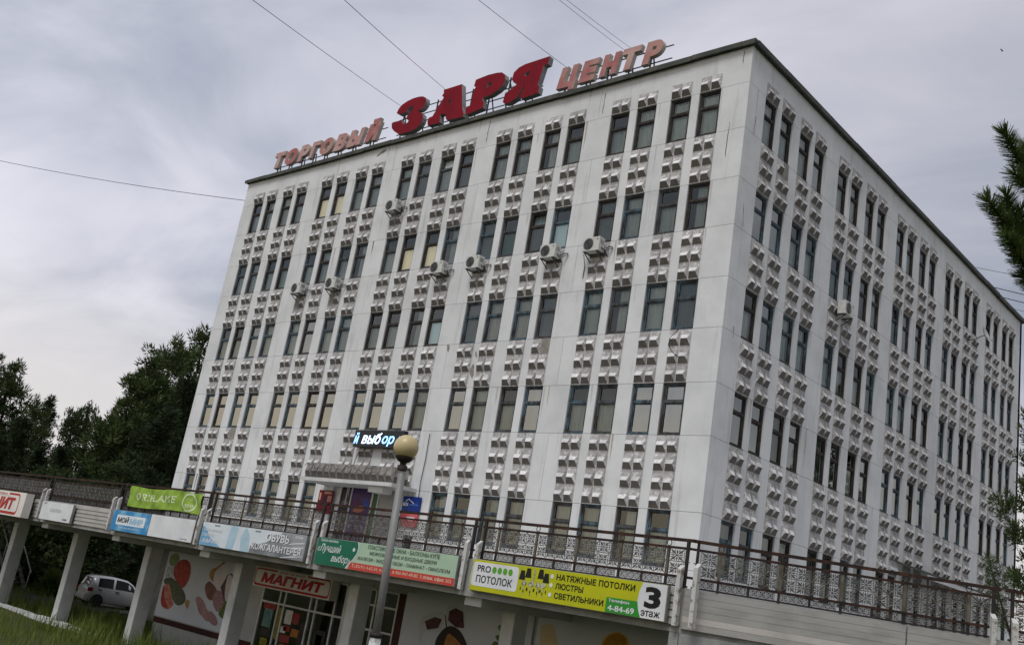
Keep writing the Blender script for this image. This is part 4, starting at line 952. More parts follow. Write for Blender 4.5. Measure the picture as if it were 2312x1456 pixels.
lettering('ORIFLAME', BANT, CL, -8.9, -17.25, -14.55, 0.42, 0.25, 0.012, 0.0)
for c_ in list(CL.children): on_banner(c_)
rg = sheet(ell(-13.65, 0.52, 0.42, 0.33), BANT, CL, -8.9, 'ring_print', [ell(-13.65, 0.52, 0.34, 0.27)]); on_banner(rg); on_banner(lettering('500', BANT, CL, -8.9, -13.85, -13.4, 0.36, 0.114, 0.02)); on_banner(lettering('бонус', BANT, CL, -8.9, -13.85, -13.45, 0.60, 0.06, 0.0))
MB().tube([(-17.68, -8.87, 0.87), (-17.68, -8.79, 0.93)], 0.008, 5).tube([(-12.95, -8.87, 0.85), (-12.95, -8.79, 0.93)], 0.008, 5).build('tie', BLACKP, BAN)

# ------------------------------------------------------------------ grocery under the terrace
SHOP = empty('grocery_shop', (-7.8, -5.1, -4.6), 'grocery shop front in the shade under the terrace', 'shop')
YW = -5.10
SW = mat('shop_wall', (0.42, 0.42, 0.40), 0.85, (0.33, 0.33, 0.31), 1.2, .8, bump=.2)
MB().box(-20.58, -13.92, YW, YW + 0.25, -5.0, -0.866).box(-6.62, 4.97, YW, YW + 0.25, -5.0, -0.866).box(-13.92, -6.62, YW + 0.01, YW + 0.2, -1.13, -0.866).build('wall', SW, SHOP)
MB().box(-20.58, -20.33, YW + 0.26, -0.02, -5.0, -0.866).build('end_wall', SW, SHOP)
MB().box(-13.9, -6.64, -0.9, -0.8, -5.0, -0.87).build('back_wall', mat('shop_interior', (0.16, 0.155, 0.14), .9, (0.09, .08, .06), 2.5, .9), SHOP)
MB().box(-13.9, -6.64, YW + .3, -0.92, -4.62, -4.55).build('shop_floor', GREYC, SHOP)
MB().box(-20.56, -13.96, YW - 0.03, YW - 0.002, -3.80, -3.60).build('base_trim', mat('brown_trim', C(70, 34, 28), .7, C(40, 26, 24), 2, .8), SHOP)
MB().box(-6.95, -6.63, YW - 0.02, YW + 0.2, -4.6, -1.135).build('brown_pilaster', mat('brown_pilaster_paint', C(74, 40, 32), .7, C(52, 34, 30), 2, .8), SHOP)
def glazing(xv, zh, name):
    x0, x1 = xv[0], xv[-1]; z0, z1 = zh[0], zh[-1]
    f = MB()
    for x in xv: f.box(x - .035, x + .035, YW - 0.02, YW + 0.06, z0, z1)
    for z in zh: 
        for a, c in zip(xv[:-1], xv[1:]): f.box(a + .036, c - .036, YW - 0.015, YW + 0.055, z - .03, z + .03)
    fo = f.build(name, FRW, SHOP)
    for a, c in zip(xv[:-1], xv[1:]):
        for p, q in zip(zh[:-1], zh[1:]):
            b = MB(); b.quad((a + .036, YW + .02, p + .03), (c - .036, YW + .02, p + .03), (c - .036, YW + .02, q - .03), (a + .036, YW + .02, q - .03)); b.build('pane', GLASSD, fo)
    return fo
G_ = glazing([-13.86, -12.85, -12.55, -11.15, -10.85, -9.9, -9.42], [-4.55, -2.18, -1.16], 'door_frame'); G2_ = glazing([-9.35, -9.05, -8.0, -6.98], [-4.55, -3.3, -2.35, -1.62, -1.16], 'window_frame')
prt = random.Random(5)
STK = [mat('leaflet_%s' % nme, C(*c), .6, C(*c2), 6, .9) for nme, c, c2 in (('red', (150, 30, 34), (130, 70, 60)), ('white', (214, 210, 200), (170, 168, 158)), ('orange', (176, 116, 46), (140, 70, 40)), ('yellow', (150, 136, 40), (110, 104, 34)), ('teal', (70, 110, 116), (120, 140, 130)), ('dark', (60, 56, 50), (36, 34, 30)))]
for x0, x1, z0, z1, k in ((-13.6, -13.1, -3.0, -2.4, 4), (-13.7, -13.0, -2.4, -2.22, 0), (-13.6, -13.0, -3.3, -3.05, 5), (-12.8, -12.6, -3.3, -2.3, 3), (-12.4, -12.0, -2.75, -2.3, 1), (-12.35, -12.0, -2.98, -2.8, 0), (-11.95, -11.6, -2.7, -2.35, 0), (-11.9, -11.5, -3.1, -2.85, 2), (-12.45, -11.9, -3.35, -3.1, 0), (-12.4, -12.1, -3.7, -3.4, 3), (-12.05, -11.6, -3.7, -3.42, 2), (-12.5, -12.2, -3.05, -2.85, 1), (-11.5, -11.2, -3.4, -2.6, 5), (-10.7, -10.1, -3.6, -2.7, 5), (-10.55, -10.25, -3.3, -2.85, 2), (-13.5, -13.1, -3.6, -3.35, 3), (-13.4, -13.15, -3.95, -3.65, 1), (-8.6, -8.3, -3.9, -3.5, 1)):
    sheet(rect(x0, x1, z0, z1), STK[k], G_, YW + 0.012, 'leaflet')
grocer(-14.07, -9.80, -1.74, -1.07, YW - 0.38, 'red lettered lightbox over the shop door under the terrace', 'grocery lightboxes')
# food posters
POST = mat('poster_white', C(200, 203, 210), .45, C(186, 189, 197), .8, .6)
def poster(x0, x1, z0, z1, label):
    o = MB().box(x0, x1, YW - 0.045, YW - 0.031, z0, z1).build('food_poster', POST); return tag(o, label, 'poster', 'food posters on the shop wall')
def qb(x, y): q = at_y(280 + x / 5.688, 1200 + y / 5.688, YW - .05); return (float(q[0]), float(q[2]))
def qd(x, y): q = at_y(880 + x / 5.505, 1290 + y / 5.505, YW - .05); return (float(q[0]), float(q[2]))
def qe(x, y): q = at_y(1280 + x / 4.446, 1290 + y / 4.446, YW - .05); return (float(q[0]), float(q[2]))
def blob(pts, m, o, k, n=3):
    """smooth closed outline through the points, printed on the poster"""
    P_ = [np.array(p) for p in pts]; N_ = len(P_); out = []
    for i in range(N_):
        p0, p1, p2, p3 = P_[i - 1], P_[i], P_[(i + 1) % N_], P_[(i + 2) % N_]
        for t in np.linspace(0, 1, n, endpoint=False): out.append(tuple(0.5 * (2 * p1 + (p2 - p0) * t + (2 * p0 - 5 * p1 + 4 * p2 - p3) * t * t + (3 * p1 - p0 - 3 * p2 + p3) * t ** 3)))
    return sheet(out, m, o, YW - 0.045 - 0.002 * k, 'printed_food')
pm = lambda n, a, c, s=5, am=.9: mat(n, C(*a), .5, C(*c), s, am)
TOM = pm('tomato_print', (140, 34, 30), (176, 74, 62), 7); TOMC = pm('tomato_flesh_print', (168, 84, 66), (196, 146, 124), 10); CUC = pm('cucumber_print', (88, 94, 70), (58, 66, 46), 9); SAL = pm('salad_print', (96, 112, 58), (62, 84, 36), 12)
SAU = pm('sausage_print', (132, 84, 80), (110, 66, 64), 4); HAM = pm('ham_print', (164, 130, 132), (128, 92, 96), 14); EGGW = pm('cut_sausage_print', (214, 206, 206), (200, 190, 192), 2); ONI = pm('skin_print', (172, 132, 74), (140, 98, 50), 6); WB = pm('blue_white_print', (200, 206, 210), (60, 66, 60), 14); HERB = pm('herb_print', (138, 152, 112), (92, 112, 70), 14)
o = poster(-20.58, -15.45, -3.56, -1.12, 'poster of a tomato and sliced sausages left of the shop door')
blob([qb(*p) for p in ((610, 300), (680, 275), (715, 330), (690, 400), (640, 440), (590, 420), (585, 350))], HERB, o, 1); blob([qb(*p) for p in ((570, 450), (650, 440), (640, 540), (600, 600), (535, 590), (545, 510))], WB, o, 2)
blob([qb(*p) for p in ((650, 450), (720, 370), (790, 355), (845, 400), (858, 500), (830, 620), (755, 722), (690, 660), (640, 560))], TOM, o, 3)
blob([qb(*p) for p in ((525, 600), (620, 590), (720, 690), (780, 790), (785, 890), (710, 945), (640, 900), (590, 760), (520, 660))], CUC, o, 4)
blob([qb(*p) for p in ((520, 690), (575, 665), (600, 740), (620, 860), (630, 940), (560, 992), (490, 960), (470, 880), (485, 780))], TOMC, o, 5); blob([qb(*p) for p in ((480, 850), (500, 720), (520, 690), (520, 830), (560, 960), (500, 960))], TOM, o, 6); blob([qb(*p) for p in ((785, 890), (840, 880), (830, 950), (805, 990))], ONI, o, 3)
blob([qb(*p) for p in ((1095, 550), (1130, 480), (1200, 450), (1270, 385), (1300, 400), (1220, 460), (1170, 530), (1160, 620), (1130, 630))], ONI, o, 3)
blob([qb(*p) for p in ((1240, 650), (1320, 560), (1400, 560), (1300, 880), (1270, 860))], pm('shade_print', (96, 62, 62), (76, 50, 50), 3), o, 2); blob([qb(*p) for p in ((1150, 600), (1190, 490), (1290, 420), (1335, 440), (1335, 530), (1270, 660), (1210, 730), (1165, 690))], EGGW, o, 4); blob([qb(*p) for p in ((1330, 580), (1360, 550), (1390, 580), (1395, 720), (1370, 840), (1320, 890), (1295, 850), (1300, 720))], EGGW, o, 5)
blob([qb(*p) for p in ((1040, 700), (1090, 635), (1130, 660), (1190, 740), (1170, 850), (1110, 880), (1060, 820))], SAU, o, 5); blob([qb(*p) for p in ((1140, 860), (1170, 770), (1220, 750), (1265, 800), (1280, 900), (1250, 990), (1200, 1025), (1155, 960))], HAM, o, 6)
blob([qb(*p) for p in ((1230, 1000), (1300, 890), (1400, 860), (1430, 930), (1330, 1060), (1270, 1115), (1215, 1060))], SAL, o, 4)
for i, (a, c) in enumerate((((990, 890), 0), ((1010, 970), 1), ((1060, 1030), 2), ((1140, 1080), 3))):
    x, y = a; blob([qb(x - 70, y - 40), qb(x - 20, y - 60), qb(x + 40, y + 10), qb(x + 60, y + 100), qb(x + 10, y + 120), qb(x - 50, y + 60)], HAM if i % 2 else pm('ham2_print', (176, 136, 138), (150, 108, 112), 8), o, 3 + i)
o = poster(-6.60, -1.55, -4.3, -0.89, 'poster of a pear-shaped cut fruit and dark berries right of the shop door')
BER = pm('berry_print', (92, 54, 60), (52, 30, 36), 12); GL = pm('glass_print', (190, 192, 190), (176, 180, 180), 3, .7)
blob([qd(*p) for p in ((400, 560), (640, 500), (700, 600), (660, 740), (430, 740), (380, 900), (370, 800))], GL, o, 1); blob([qd(*p) for p in ((720, 420), (900, 460), (930, 690), (740, 690))], GL, o, 2)
sheet([qd(*p) for p in ((435, 615), (560, 560), (650, 590), (600, 700), (465, 720))], BER, o, YW - .052, 'printed_food'); sheet([qd(*p) for p in ((740, 490), (820, 450), (915, 500), (925, 700), (820, 690), (725, 600))], BER, o, YW - .053, 'printed_food')
blob([qd(*p) for p in ((560, 914), (610, 780), (700, 690), (780, 675), (870, 730), (930, 830), (965, 950), (940, 1150), (760, 1250), (580, 1150))], pm('rind_print', (52, 38, 34), (38, 30, 28), 3), o, 5); blob([qd(*p) for p in ((670, 930), (720, 780), (780, 790), (880, 900), (900, 1000), (760, 1150), (660, 1050))], pm('flesh_print', (150, 98, 50), (176, 126, 70), 9), o, 6)
sheet([qd(*p) for p in ((700, 690), (690, 540), (700, 530), (715, 690))], BER, o, YW - .06, 'printed_stalk'); blob([qd(*p) for p in ((1340, 690), (1400, 650), (1465, 690), (1440, 780), (1420, 900), (1380, 900), (1310, 800), (1390, 770))], pm('parsley_print', (80, 104, 62), (110, 132, 84), 8), o, 3); blob([qd(*p) for p in ((1270, 914), (1300, 860), (1360, 890), (1380, 960), (1280, 980))], SAL, o, 2)
o = poster(-1.42, 4.95, -4.3, -0.875, 'poster of cheese and an orange disc, partly hidden by the column')
blob([qe(*p) for p in ((-260, 560), (-200, 530), (-150, 530), (-120, 580), (-100, 680), (-100, 760), (-150, 800), (-260, 800))], pm('cheese_print', (204, 186, 150), (190, 168, 130), 2), o, 2)
blob([qe(*p) for p in ((330, 760), (370, 660), (450, 610), (530, 605), (600, 650), (630, 740), (610, 840), (480, 890), (370, 850))], pm('peel_print', (210, 176, 90), (220, 190, 120), 4), o, 3); blob([qe(*p) for p in ((350, 760), (390, 670), (460, 625), (530, 622), (590, 660), (612, 740), (595, 830), (480, 870), (385, 840))], pm('orange_disc_print', (182, 134, 44), (160, 108, 34), 8), o, 4)

# ------------------------------------------------------------------ street lamp
G_L = at_d(917, 1010, 14.5); v = ray(845, 1456)
tq = float(((G_L[:2] - CAM[:2]) @ v[:2]) / (v[:2] @ v[:2])); Q_L = CAM + v * tq
dv = (Q_L - G_L); dv /= np.linalg.norm(dv)
t0 = 0.0
pb = G_L.copy()
while pb[2] > gz(pb[0], pb[1]): pb = pb + dv * 0.02
LAMP = empty('street_lamp', tuple(pb), 'tall grey street lamp with a yellowed globe standing in front of the terrace', 'street lamp')
POLE = mat('galvanised_pole', (0.30, 0.30, 0.29), 0.55, (0.20, 0.195, 0.185), 4, .9, stretch=(1, 1, .4), metal=.2, bump=.2)
b = MB(); b.tube([Q_L + dv * 0.1, G_L + dv * 0.36], [0.058, 0.055], 14); b.build('pole', POLE, LAMP)
SLV = mat('pale_sleeve', (0.55, 0.55, 0.53), .7, (0.22, 0.21, 0.20), 9, .95, .5, .62)
b = MB(); b.tube([pb - np.array([0, 0, .2]), Q_L - dv * 0.10], [0.085, 0.082], 14); b.build('sleeve', SLV, LAMP)
b = MB(); b.tube([Q_L - dv * 0.11, Q_L - dv * 0.17], [0.092, 0.092], 14); b.build('collar', BLACKP, LAMP)
b = MB(); prof = [(0.07, -0.34), (0.075, -0.27), (0.045, -0.265), (0.045, -0.225), (0.09, -0.205), (0.125, -0.165), (0.128, -0.145)]
b.lathe(prof, 20, tuple(G_L)); b.build('lamp_holder', BLACKP, LAMP)
GLOBE = mat('yellowed_opal', C(204, 188, 146), 0.35, C(190, 170, 124), 1.2, .8, spec=.4)
b = MB(); b.lathe([(0.184 * math.sin(t), -0.184 * math.cos(t)) for t in np.linspace(0.75, math.pi - 0.02, 18)], 28, tuple(G_L)); b.build('globe', GLOBE, LAMP)

# ------------------------------------------------------------------ car
CAR = empty('parked_car', (-34.65, -1.35, gz(-34.7, 0) + 0.05), 'small silver hatchback parked beyond the columns on the left', 'car', None, math.radians(-7))
SILV = mat('silver_car_paint', (0.56, 0.57, 0.585), 0.32, (0.50, 0.51, 0.52), 3, .6, metal=.25, coat=.5)
CGL = mat('dark_car_glass', (0.02, 0.022, 0.025), 0.05, spec=.8); TYRE = mat('tyre_rubber', (0.02, 0.02, 0.02), .85); RIM = mat('wheel_rim', (0.36, 0.37, 0.38), .4, metal=.6)
ST = [(0.00, .42, .80, .82, .60, .64, .60), (0.05, .30, .90, .92, .66, .70, .66), (0.10, .24, .93, 1.02, .69, .72, .66), (0.24, .22, .94, 1.40, .70, .735, .60), (0.40, .20, .94, 1.47, .71, .74, .58), (0.9, .19, .93, 1.50, .72, .745, .58), (1.5, .19, .92, 1.50, .72, .745, .58),
      (1.95, .19, .91, 1.45, .72, .745, .58), (2.25, .19, .90, 1.30, .72, .745, .60), (2.62, .19, .90, .99, .72, .74, .66), (2.95, .20, .86, .92, .71, .73, .60), (3.25, .22, .78, .83, .69, .70, .55), (3.42, .26, .66, .70, .64, .65, .50), (3.50, .34, .54, .56, .56, .57, .46)]
b = MB(); n = 8; V = []
for y, zb, zl, zr, ws, wb, wr in ST: V += [(-ws * .92, y, zb), (-ws, y, zb + .12), (-wb, y, zl), (-wr, y, zr), (wr, y, zr), (wb, y, zl), (ws, y, zb + .12), (ws * .92, y, zb)]
b.add(V, [(i * n + j, i * n + (j + 1) % n, (i + 1) * n + (j + 1) % n, (i + 1) * n + j) for i in range(len(ST) - 1) for j in range(n)], True)
b.f += [tuple(range(n)), tuple((len(ST) - 1) * n + j for j in range(n))[::-1]]; b.m += [0, 0]; b.sm += [False, False]
BODY = put('body', b.mesh('body', SILV), CAR)
def car_at(y, k, s=1, o=0.006):
    for a, c in zip(ST[:-1], ST[1:]):
        if a[0] <= y <= c[0]:
            t = (y - a[0]) / (c[0] - a[0]); q = [a[i] + (c[i] - a[i]) * t for i in range(7)]; break
    z = q[2] + (q[3] - q[2]) * k; w = q[5] + (q[6] - q[5]) * k; return (s * (w + o), y, z)
for s in (-1, 1):
    for ys_, nm in (([0.50, 0.9, 1.27], 'rear_window'), ([1.38, 1.7, 2.0, 2.25, 2.48], 'front_window')):
        b = MB(); V = []
        for y in ys_: V += [car_at(y, 0.06, s), car_at(y, 0.86 if y < 2.1 else (0.80 if y < 2.4 else 0.4), s)]
        b.add(V, [(2 * i, 2 * i + 2, 2 * i + 3, 2 * i + 1) if s > 0 else (2 * i, 2 * i + 1, 2 * i + 3, 2 * i + 2) for i in range(len(ys_) - 1)]); put(nm, b.mesh(nm, CGL), CAR)
    for y, nm in ((0.62, 'door_handle'), (1.52, 'door_handle')):
        b = MB(); q = car_at(y, -0.02, s); b.box(q[0] - .015, q[0] + .015, y - .09, y + .09, q[2] - .11, q[2] - .06); put(nm, b.mesh(nm, DARK), CAR)
    b = MB(); q = car_at(0.12, 0.0, s); b.box(q[0] - .10, q[0] + .012, 0.02, 0.26, 0.72, 0.90); put('tail_light', b.mesh('tail_light', mat('tail_light_red', C(130, 14, 16), .3)), CAR)
    b = MB(); q = car_at(2.42, 0.1, s); b.box(q[0] - .02 if s > 0 else q[0] - .14, q[0] + .14 if s > 0 else q[0] + .02, 2.34, 2.44, .92, 1.06); put('mirror', b.mesh('mirror', DARK), CAR)
    for y in (0.58, 2.88):
        b = MB(); 
        prof = [(0.15, -.07), (0.25, -.075), (0.275, -.05), (0.275, .05), (0.25, .075), (0.15, .07)]
        b.lathe(prof, 22); b.v = [(s * .66 + p[2], y + p[0], .275 + p[1]) for p in b.v]; tw = put('wheel', b.mesh('wheel', TYRE), CAR)
        b = MB(); b.lathe([(0.0, .055), (0.06, .06), (0.14, .045), (0.165, .07)], 18); b.v = [(s * (.665 + p[2]), y + p[0], .275 + p[1]) for p in b.v]; put('rim', b.mesh('rim', RIM), tw)
        b = MB(); b.disc((s * .735, y, .30), .325, 'x', 24); put('wheel_arch', b.mesh('wheel_arch', DARK), CAR)
b = MB(); b.add([(-.56, .055, 1.0), (.56, .055, 1.0), (.50, .195, 1.38), (-.50, .195, 1.38)], [(0, 1, 2, 3)]); put('rear_screen', b.mesh('rear_screen', CGL), CAR)
b = MB(); b.add([(-.62, 2.59, 1.02), (.62, 2.59, 1.02), (.55, 2.262, 1.31), (-.55, 2.262, 1.31)], [(0, 1, 2, 3)]); put('windscreen', b.mesh('windscreen', CGL), CAR)
b = MB(); b.box(-.66, .66, -.06, .10, .34, .56); put('bumper', b.mesh('bumper', SILV), CAR)

# ------------------------------------------------------------------ trees
BARK = mat('pine_bark', (0.060, 0.040, 0.028), 0.95, (0.028, 0.021, 0.018), 6, .9, stretch=(1, 1, .3), bump=.6, bscale=20)
NEED = [leafmat('pine_needles', (0.034, 0.058, 0.018), (0.084, 0.115, 0.034), 0.8, .12), leafmat('spruce_needles', (0.018, 0.032, 0.014), (0.042, 0.060, 0.022), 0.8, .1), leafmat('birch_leaves', (0.024, 0.042, 0.014), (0.055, 0.080, 0.026), .8, .3)]
def tris(cent, rad, per, ln, wd, seed, up=0.25, outc=None, need=True):
    """needle tufts round each centre: arrays of triangles"""
    r = np.random.default_rng(seed); K = len(cent); C_ = np.repeat(cent, per, axis=0)
    d = r.normal(size=(K * per, 3)); d /= np.linalg.norm(d, axis=1)[:, None]
    p = C_ + d * (rad * r.random((K * per, 1)) ** 0.5)
    if outc is not None:
        o = C_ - outc; o[:, 2] *= 0.3; o /= np.linalg.norm(o, axis=1)[:, None] + 1e-6; d = d + 0.5 * o
    d[:, 2] += up; d /= np.linalg.norm(d, axis=1)[:, None]
    s = np.cross(d, r.normal(size=d.shape)); s /= np.linalg.norm(s, axis=1)[:, None] + 1e-9
    L_ = ln * (0.6 + 0.8 * r.random((len(p), 1))); w = wd * (0.6 + 0.8 * r.random((len(p), 1)))
    if need: V = np.stack([p - s * w / 2, p + s * w / 2, p + d * L_], axis=1)
    else:
        V = np.stack([p, p + d * L_ * .5 + s * w / 2, p + d * L_, p + d * L_ * .5 - s * w / 2], axis=1)
    return V
def arr_mesh(name, V, m):
    k = V.shape[1]; n = V.shape[0]; me = bpy.data.meshes.new(name)
    me.vertices.add(n * k); me.vertices.foreach_set('co', V.reshape(-1).astype(np.float32)); me.loops.add(n * k); me.loops.foreach_set('vertex_index', np.arange(n * k, dtype=np.int32))
    me.polygons.add(n); me.polygons.foreach_set('loop_start', np.arange(0, n * k, k, dtype=np.int32)); me.polygons.foreach_set('loop_total', np.full(n, k, dtype=np.int32))
    me.materials.append(m); me.update(calc_edges=True); return me
def conifer(seed, H, r0, start, kind):
    """kind 0: scots pine, rounded and open; 1: spruce-like cone; 2: broadleaf"""
    r = random.Random(seed); tr = MB(); n = 9
    bend = [(r.uniform(-.02, .02) * H, r.uniform(-.02, .02) * H) for _ in range(n)]; bend[0] = (0, 0)
    ax = [(bend[i][0] * i / n, bend[i][1] * i / n, H * .97 * i / (n - 1)) for i in range(n)]
    tr.tube(ax, [0.028 * H * (1 - i / (n - .4)) ** .8 * .45 + .02 for i in range(n)], 7)
    def axis(t): k = t * (n - 1); i = min(n - 2, int(k)); f = k - i; return np.array(ax[i]) * (1 - f) + np.array(ax[i + 1]) * f
    cl = []; nb = {0: 42, 1: 64, 2: 46}[kind]
    for i in range(nb):
        t = start + (0.985 - start) * (i + r.random()) / nb; u = (t - start) / (1 - start)
        R_ = r0 * ({0: (1 - u ** 2.2) * .85 + .15, 1: (1 - u) * .95 + .07, 2: math.sqrt(max(0.03, 1 - (2 * u - .85) ** 2 / 1.4))}[kind]) * r.uniform(.55, 1.12)
        if kind == 0 and u < .25: R_ *= .75
        a = i * 2.4 + r.uniform(-.5, .5); c = axis(t); tilt = {0: .28, 1: -.18, 2: .45}[kind] * r.uniform(.4, 1.3)
        pts = [c]
        for s in (0.35, 0.7, 1.0): pts.append(c + np.array([math.cos(a + .15 * s) * R_ * s, math.sin(a + .15 * s) * R_ * s, R_ * (tilt * s + (.12 if kind == 0 else -.05) * s * s)]))
        tr.tube(pts, [.04 * H / 14, .026 * H / 14, .014 * H / 14, .006], 4, False)
        m = max(4, int(R_ * 4.4))
        for j in range(m):
            s = 0.30 + .70 * (j + r.random()) / m; k = s * 3; q = min(2, int(k)); f = k - q; p = pts[q] * (1 - f) + pts[q + 1] * f
            sp = .30 * R_ * (1.1 - s) + .18; cl.append(p + np.array([r.gauss(0, sp), r.gauss(0, sp), r.gauss(.05, .2)]))
    cl = np.array(cl); V = tris(cl, {0: .40, 1: .36, 2: .45}[kind], {0: 52, 1: 46, 2: 34}[kind], {0: .30, 1: .28, 2: .24}[kind], {0: .10, 1: .10, 2: .18}[kind], seed, .25 if kind == 0 else .05, np.array([0, 0, 0.0]), kind != 2)
    return tr.mesh('trunk', BARK), arr_mesh('crown', V, NEED[kind])
PROT = [conifer(11, 17, 3.6, .20, 0), conifer(23, 16, 3.0, .25, 0), conifer(31, 17, 2.9, .10, 1), conifer(47, 15, 2.5, .08, 1), conifer(59, 14, 3.0, .15, 2)]
PH = [17, 16, 17, 15, 14]
def tree(px, py, d, proto, label, rz, name=None, wid=1.0, group='trees beyond the terrace'):
    top = at_d(px, py, d); g = gz(top[0], top[1]); h = top[2] - g; s = h / PH[proto]
    o = empty(name or ('pine_tree' if proto < 2 else 'spruce_tree' if proto < 4 else 'birch_tree'), (top[0], top[1], g - .1), label, 'tree', group, rz)
    o.scale = (s * wid, s * wid, s); put('trunk', PROT[proto][0], o); put('crown', PROT[proto][1], o)
TL = [(408, 752, 78, 0, 'tallest pine, rising left of the white wall', 1.0), (466, 742, 84, 1, 'pine top peeping out right against the left edge of the building', 1.0), (352, 800, 74, 1, 'broad pine on the left shoulder of the tallest pine', 1.1), (306, 868, 76, 0, 'lower pine with a knobbly outline left of the broad pine', .75),
      (268, 935, 88, 1, 'pine at the right of the dip in the tree line', .65), (238, 985, 104, 4, 'loose feathery tree at the bottom of the dip in the tree line', .6), (208, 912, 100, 4, 'feathery twin-topped tree left of the dip in the tree line', .5), (174, 920, 98, 4, 'feathery tree between the dark cone and the twin-topped tree', .5),
      (124, 884, 88, 2, 'dark cone-shaped spruce in the middle of the left tree line', 1.0), (88, 890, 82, 0, 'ragged pine between the dark cone and the left giants', .9), (38, 812, 72, 1, 'big pine second from the left edge', 1.0), (-14, 762, 70, 0, 'pine whose branches just enter at the left edge', 1.0),
      (432, 840, 68, 3, 'dark spruce close left of the building, below the tallest pine', 1.2), (384, 905, 64, 2, 'dark spruce filling the foot of the tallest pine', 1.3), (326, 960, 66, 3, 'dark spruce low in the middle of the left woods', 1.3), (150, 1000, 76, 2, 'low dark spruce under the cone-shaped one', 1.2),
      (58, 935, 66, 3, 'low dark spruce under the big left pine', 1.3), (252, 1035, 74, 2, 'low dark spruce under the dip in the tree line', 1.4), (200, 1040, 80, 3, 'second low spruce under the dip, a little farther off', 1.4), (100, 1000, 68, 2, 'low spruce behind the terrace railing at left', 1.4), (10, 975, 62, 3, 'low spruce at the left edge behind the small grey building', 1.3),
      (290, 1040, 58, 4, 'leafy tree right behind the green cloth banner', 1.3), (350, 1045, 56, 2, 'low spruce just left of the building foot', 1.4), (130, 1050, 60, 4, 'leafy tree right behind the railing at left', 1.4)]
for i, (px, py, d, pr_, lab, wd) in enumerate(TL): tree(px, py, d, pr_, lab, i * 1.7, None, wd)
# pine beyond the right-hand corner of the building, rooted in the yard
def yard_pine(px, py, d, proto, label, wid, zg=-0.02, name='pine_tree'):
    top = at_d(px, py, d); s = (top[2] - zg) / PH[proto]
    o = empty(name, (top[0], top[1], zg), label, 'tree', 'pines at the right', 2.2); o.scale = (s * wid, s * wid, s); put('trunk', PROT[proto][0], o); put('crown', PROT[proto][1], o)
yard_pine(2378, 845, 42, 0, 'dark pine beside the far right corner of the building', .78)
# unseen pines inferred behind the viewpoint, added to dim the light on the lower storeys
for i, (x, y, h, k) in enumerate(((27, -35, 17, 0), (34, -27, 16, 1), (39, -17, 18, 0), (21, -45, 17, 1), (9, -50, 16, 0), (45, -6, 17, 1), (33, -42, 19, 0), (47, -24, 18, 1))):
    o = empty('pine_tree', (x, y, gz(x, y) - .1), ['pine behind the viewpoint on the right, nearest to it', 'second pine to the right behind the viewpoint', 'pine farther right behind the viewpoint', 'pine straight behind the viewpoint', 'pine behind the viewpoint on its left', 'rightmost pine outside the picture', 'tallest pine behind the viewpoint', 'pine in the second row right behind the viewpoint'][i], 'tree', 'pines behind the viewpoint', i * 1.3); s = h / PH[k]; o.scale = (s * 1.2, s * 1.2, s); put('trunk', PROT[k][0], o); put('crown', PROT[k][1], o)
# shrubs under and beyond the terrace
LEAF = [leafmat('shrub_leaves', (0.040, 0.072, 0.014), (0.105, 0.150, 0.028), 1.4, .3), leafmat('shrub_leaves_dark', (0.018, 0.032, 0.010), (0.045, 0.066, 0.018), 1.4, .3)]
def shrub_mesh(seed, m):
    r = np.random.default_rng(seed); n = 90; th = r.random(n) * 6.28; rad = np.sqrt(r.random(n)) ; z = r.random(n)
    c = np.stack([np.cos(th) * rad * (1 - .5 * z), np.sin(th) * rad * (1 - .5 * z), .12 + z * 1.0], axis=1); return arr_mesh('foliage', tris(c, .22, 34, .13, .09, seed, .1, None, False), m)
SHM = [shrub_mesh(1, LEAF[0]), shrub_mesh(2, LEAF[1]), shrub_mesh(3, LEAF[0])]
def stems(seed):
    r = random.Random(seed); b = MB()
    for i in range(7): a = r.uniform(0, 6.28); b.tube([(0, 0, 0), (.25 * math.cos(a), .25 * math.sin(a), .5), (.6 * math.cos(a), .6 * math.sin(a), .95)], [.03, .02, .008], 4, False)
    return b.mesh('stem', BARK)
STM = stems(3)
SH = [(-38.5, 4.5, 1.9, 0, 'bright green shrub seen between the two leftmost columns'), (-40.5, 1.2, 2.3, 1, 'dark shrub left of the bright one between the columns'), (-37.5, 9.0, 2.6, 0, 'tall shrub straight behind the silver car'), (-40.0, 8.0, 2.8, 1, 'dark shrub behind the left rear of the car'), (-43, 6.0, 3.0, 0, 'large shrub deep under the left end of the terrace'),
      (-44, -0.5, 2.6, 1, 'shrub in the shade at the far left under the terrace'), (-37.0, 14.0, 3.0, 1, 'dark shrub right of the car, deeper in the wood'), (-47, 12, 3.4, 1, 'dark shrub in the background gap between columns'), (-42, 16, 3.4, 0, 'green shrub in the far background behind the car'), (-38.2, -1.0, 1.1, 2, 'low weedy bush left of the car'), (-36.0, 20, 3.2, 1, 'dark shrub farthest along the road')]
for x, y, s, k, lab in SH:
    o = empty('shrub', (x, y, gz(x, y) - .05), lab, 'shrub', 'shrubs beyond the columns', x); o.scale = (s * 1.05, s * 1.05, s); put('foliage', SHM[k], o); put('stem', STM, o)

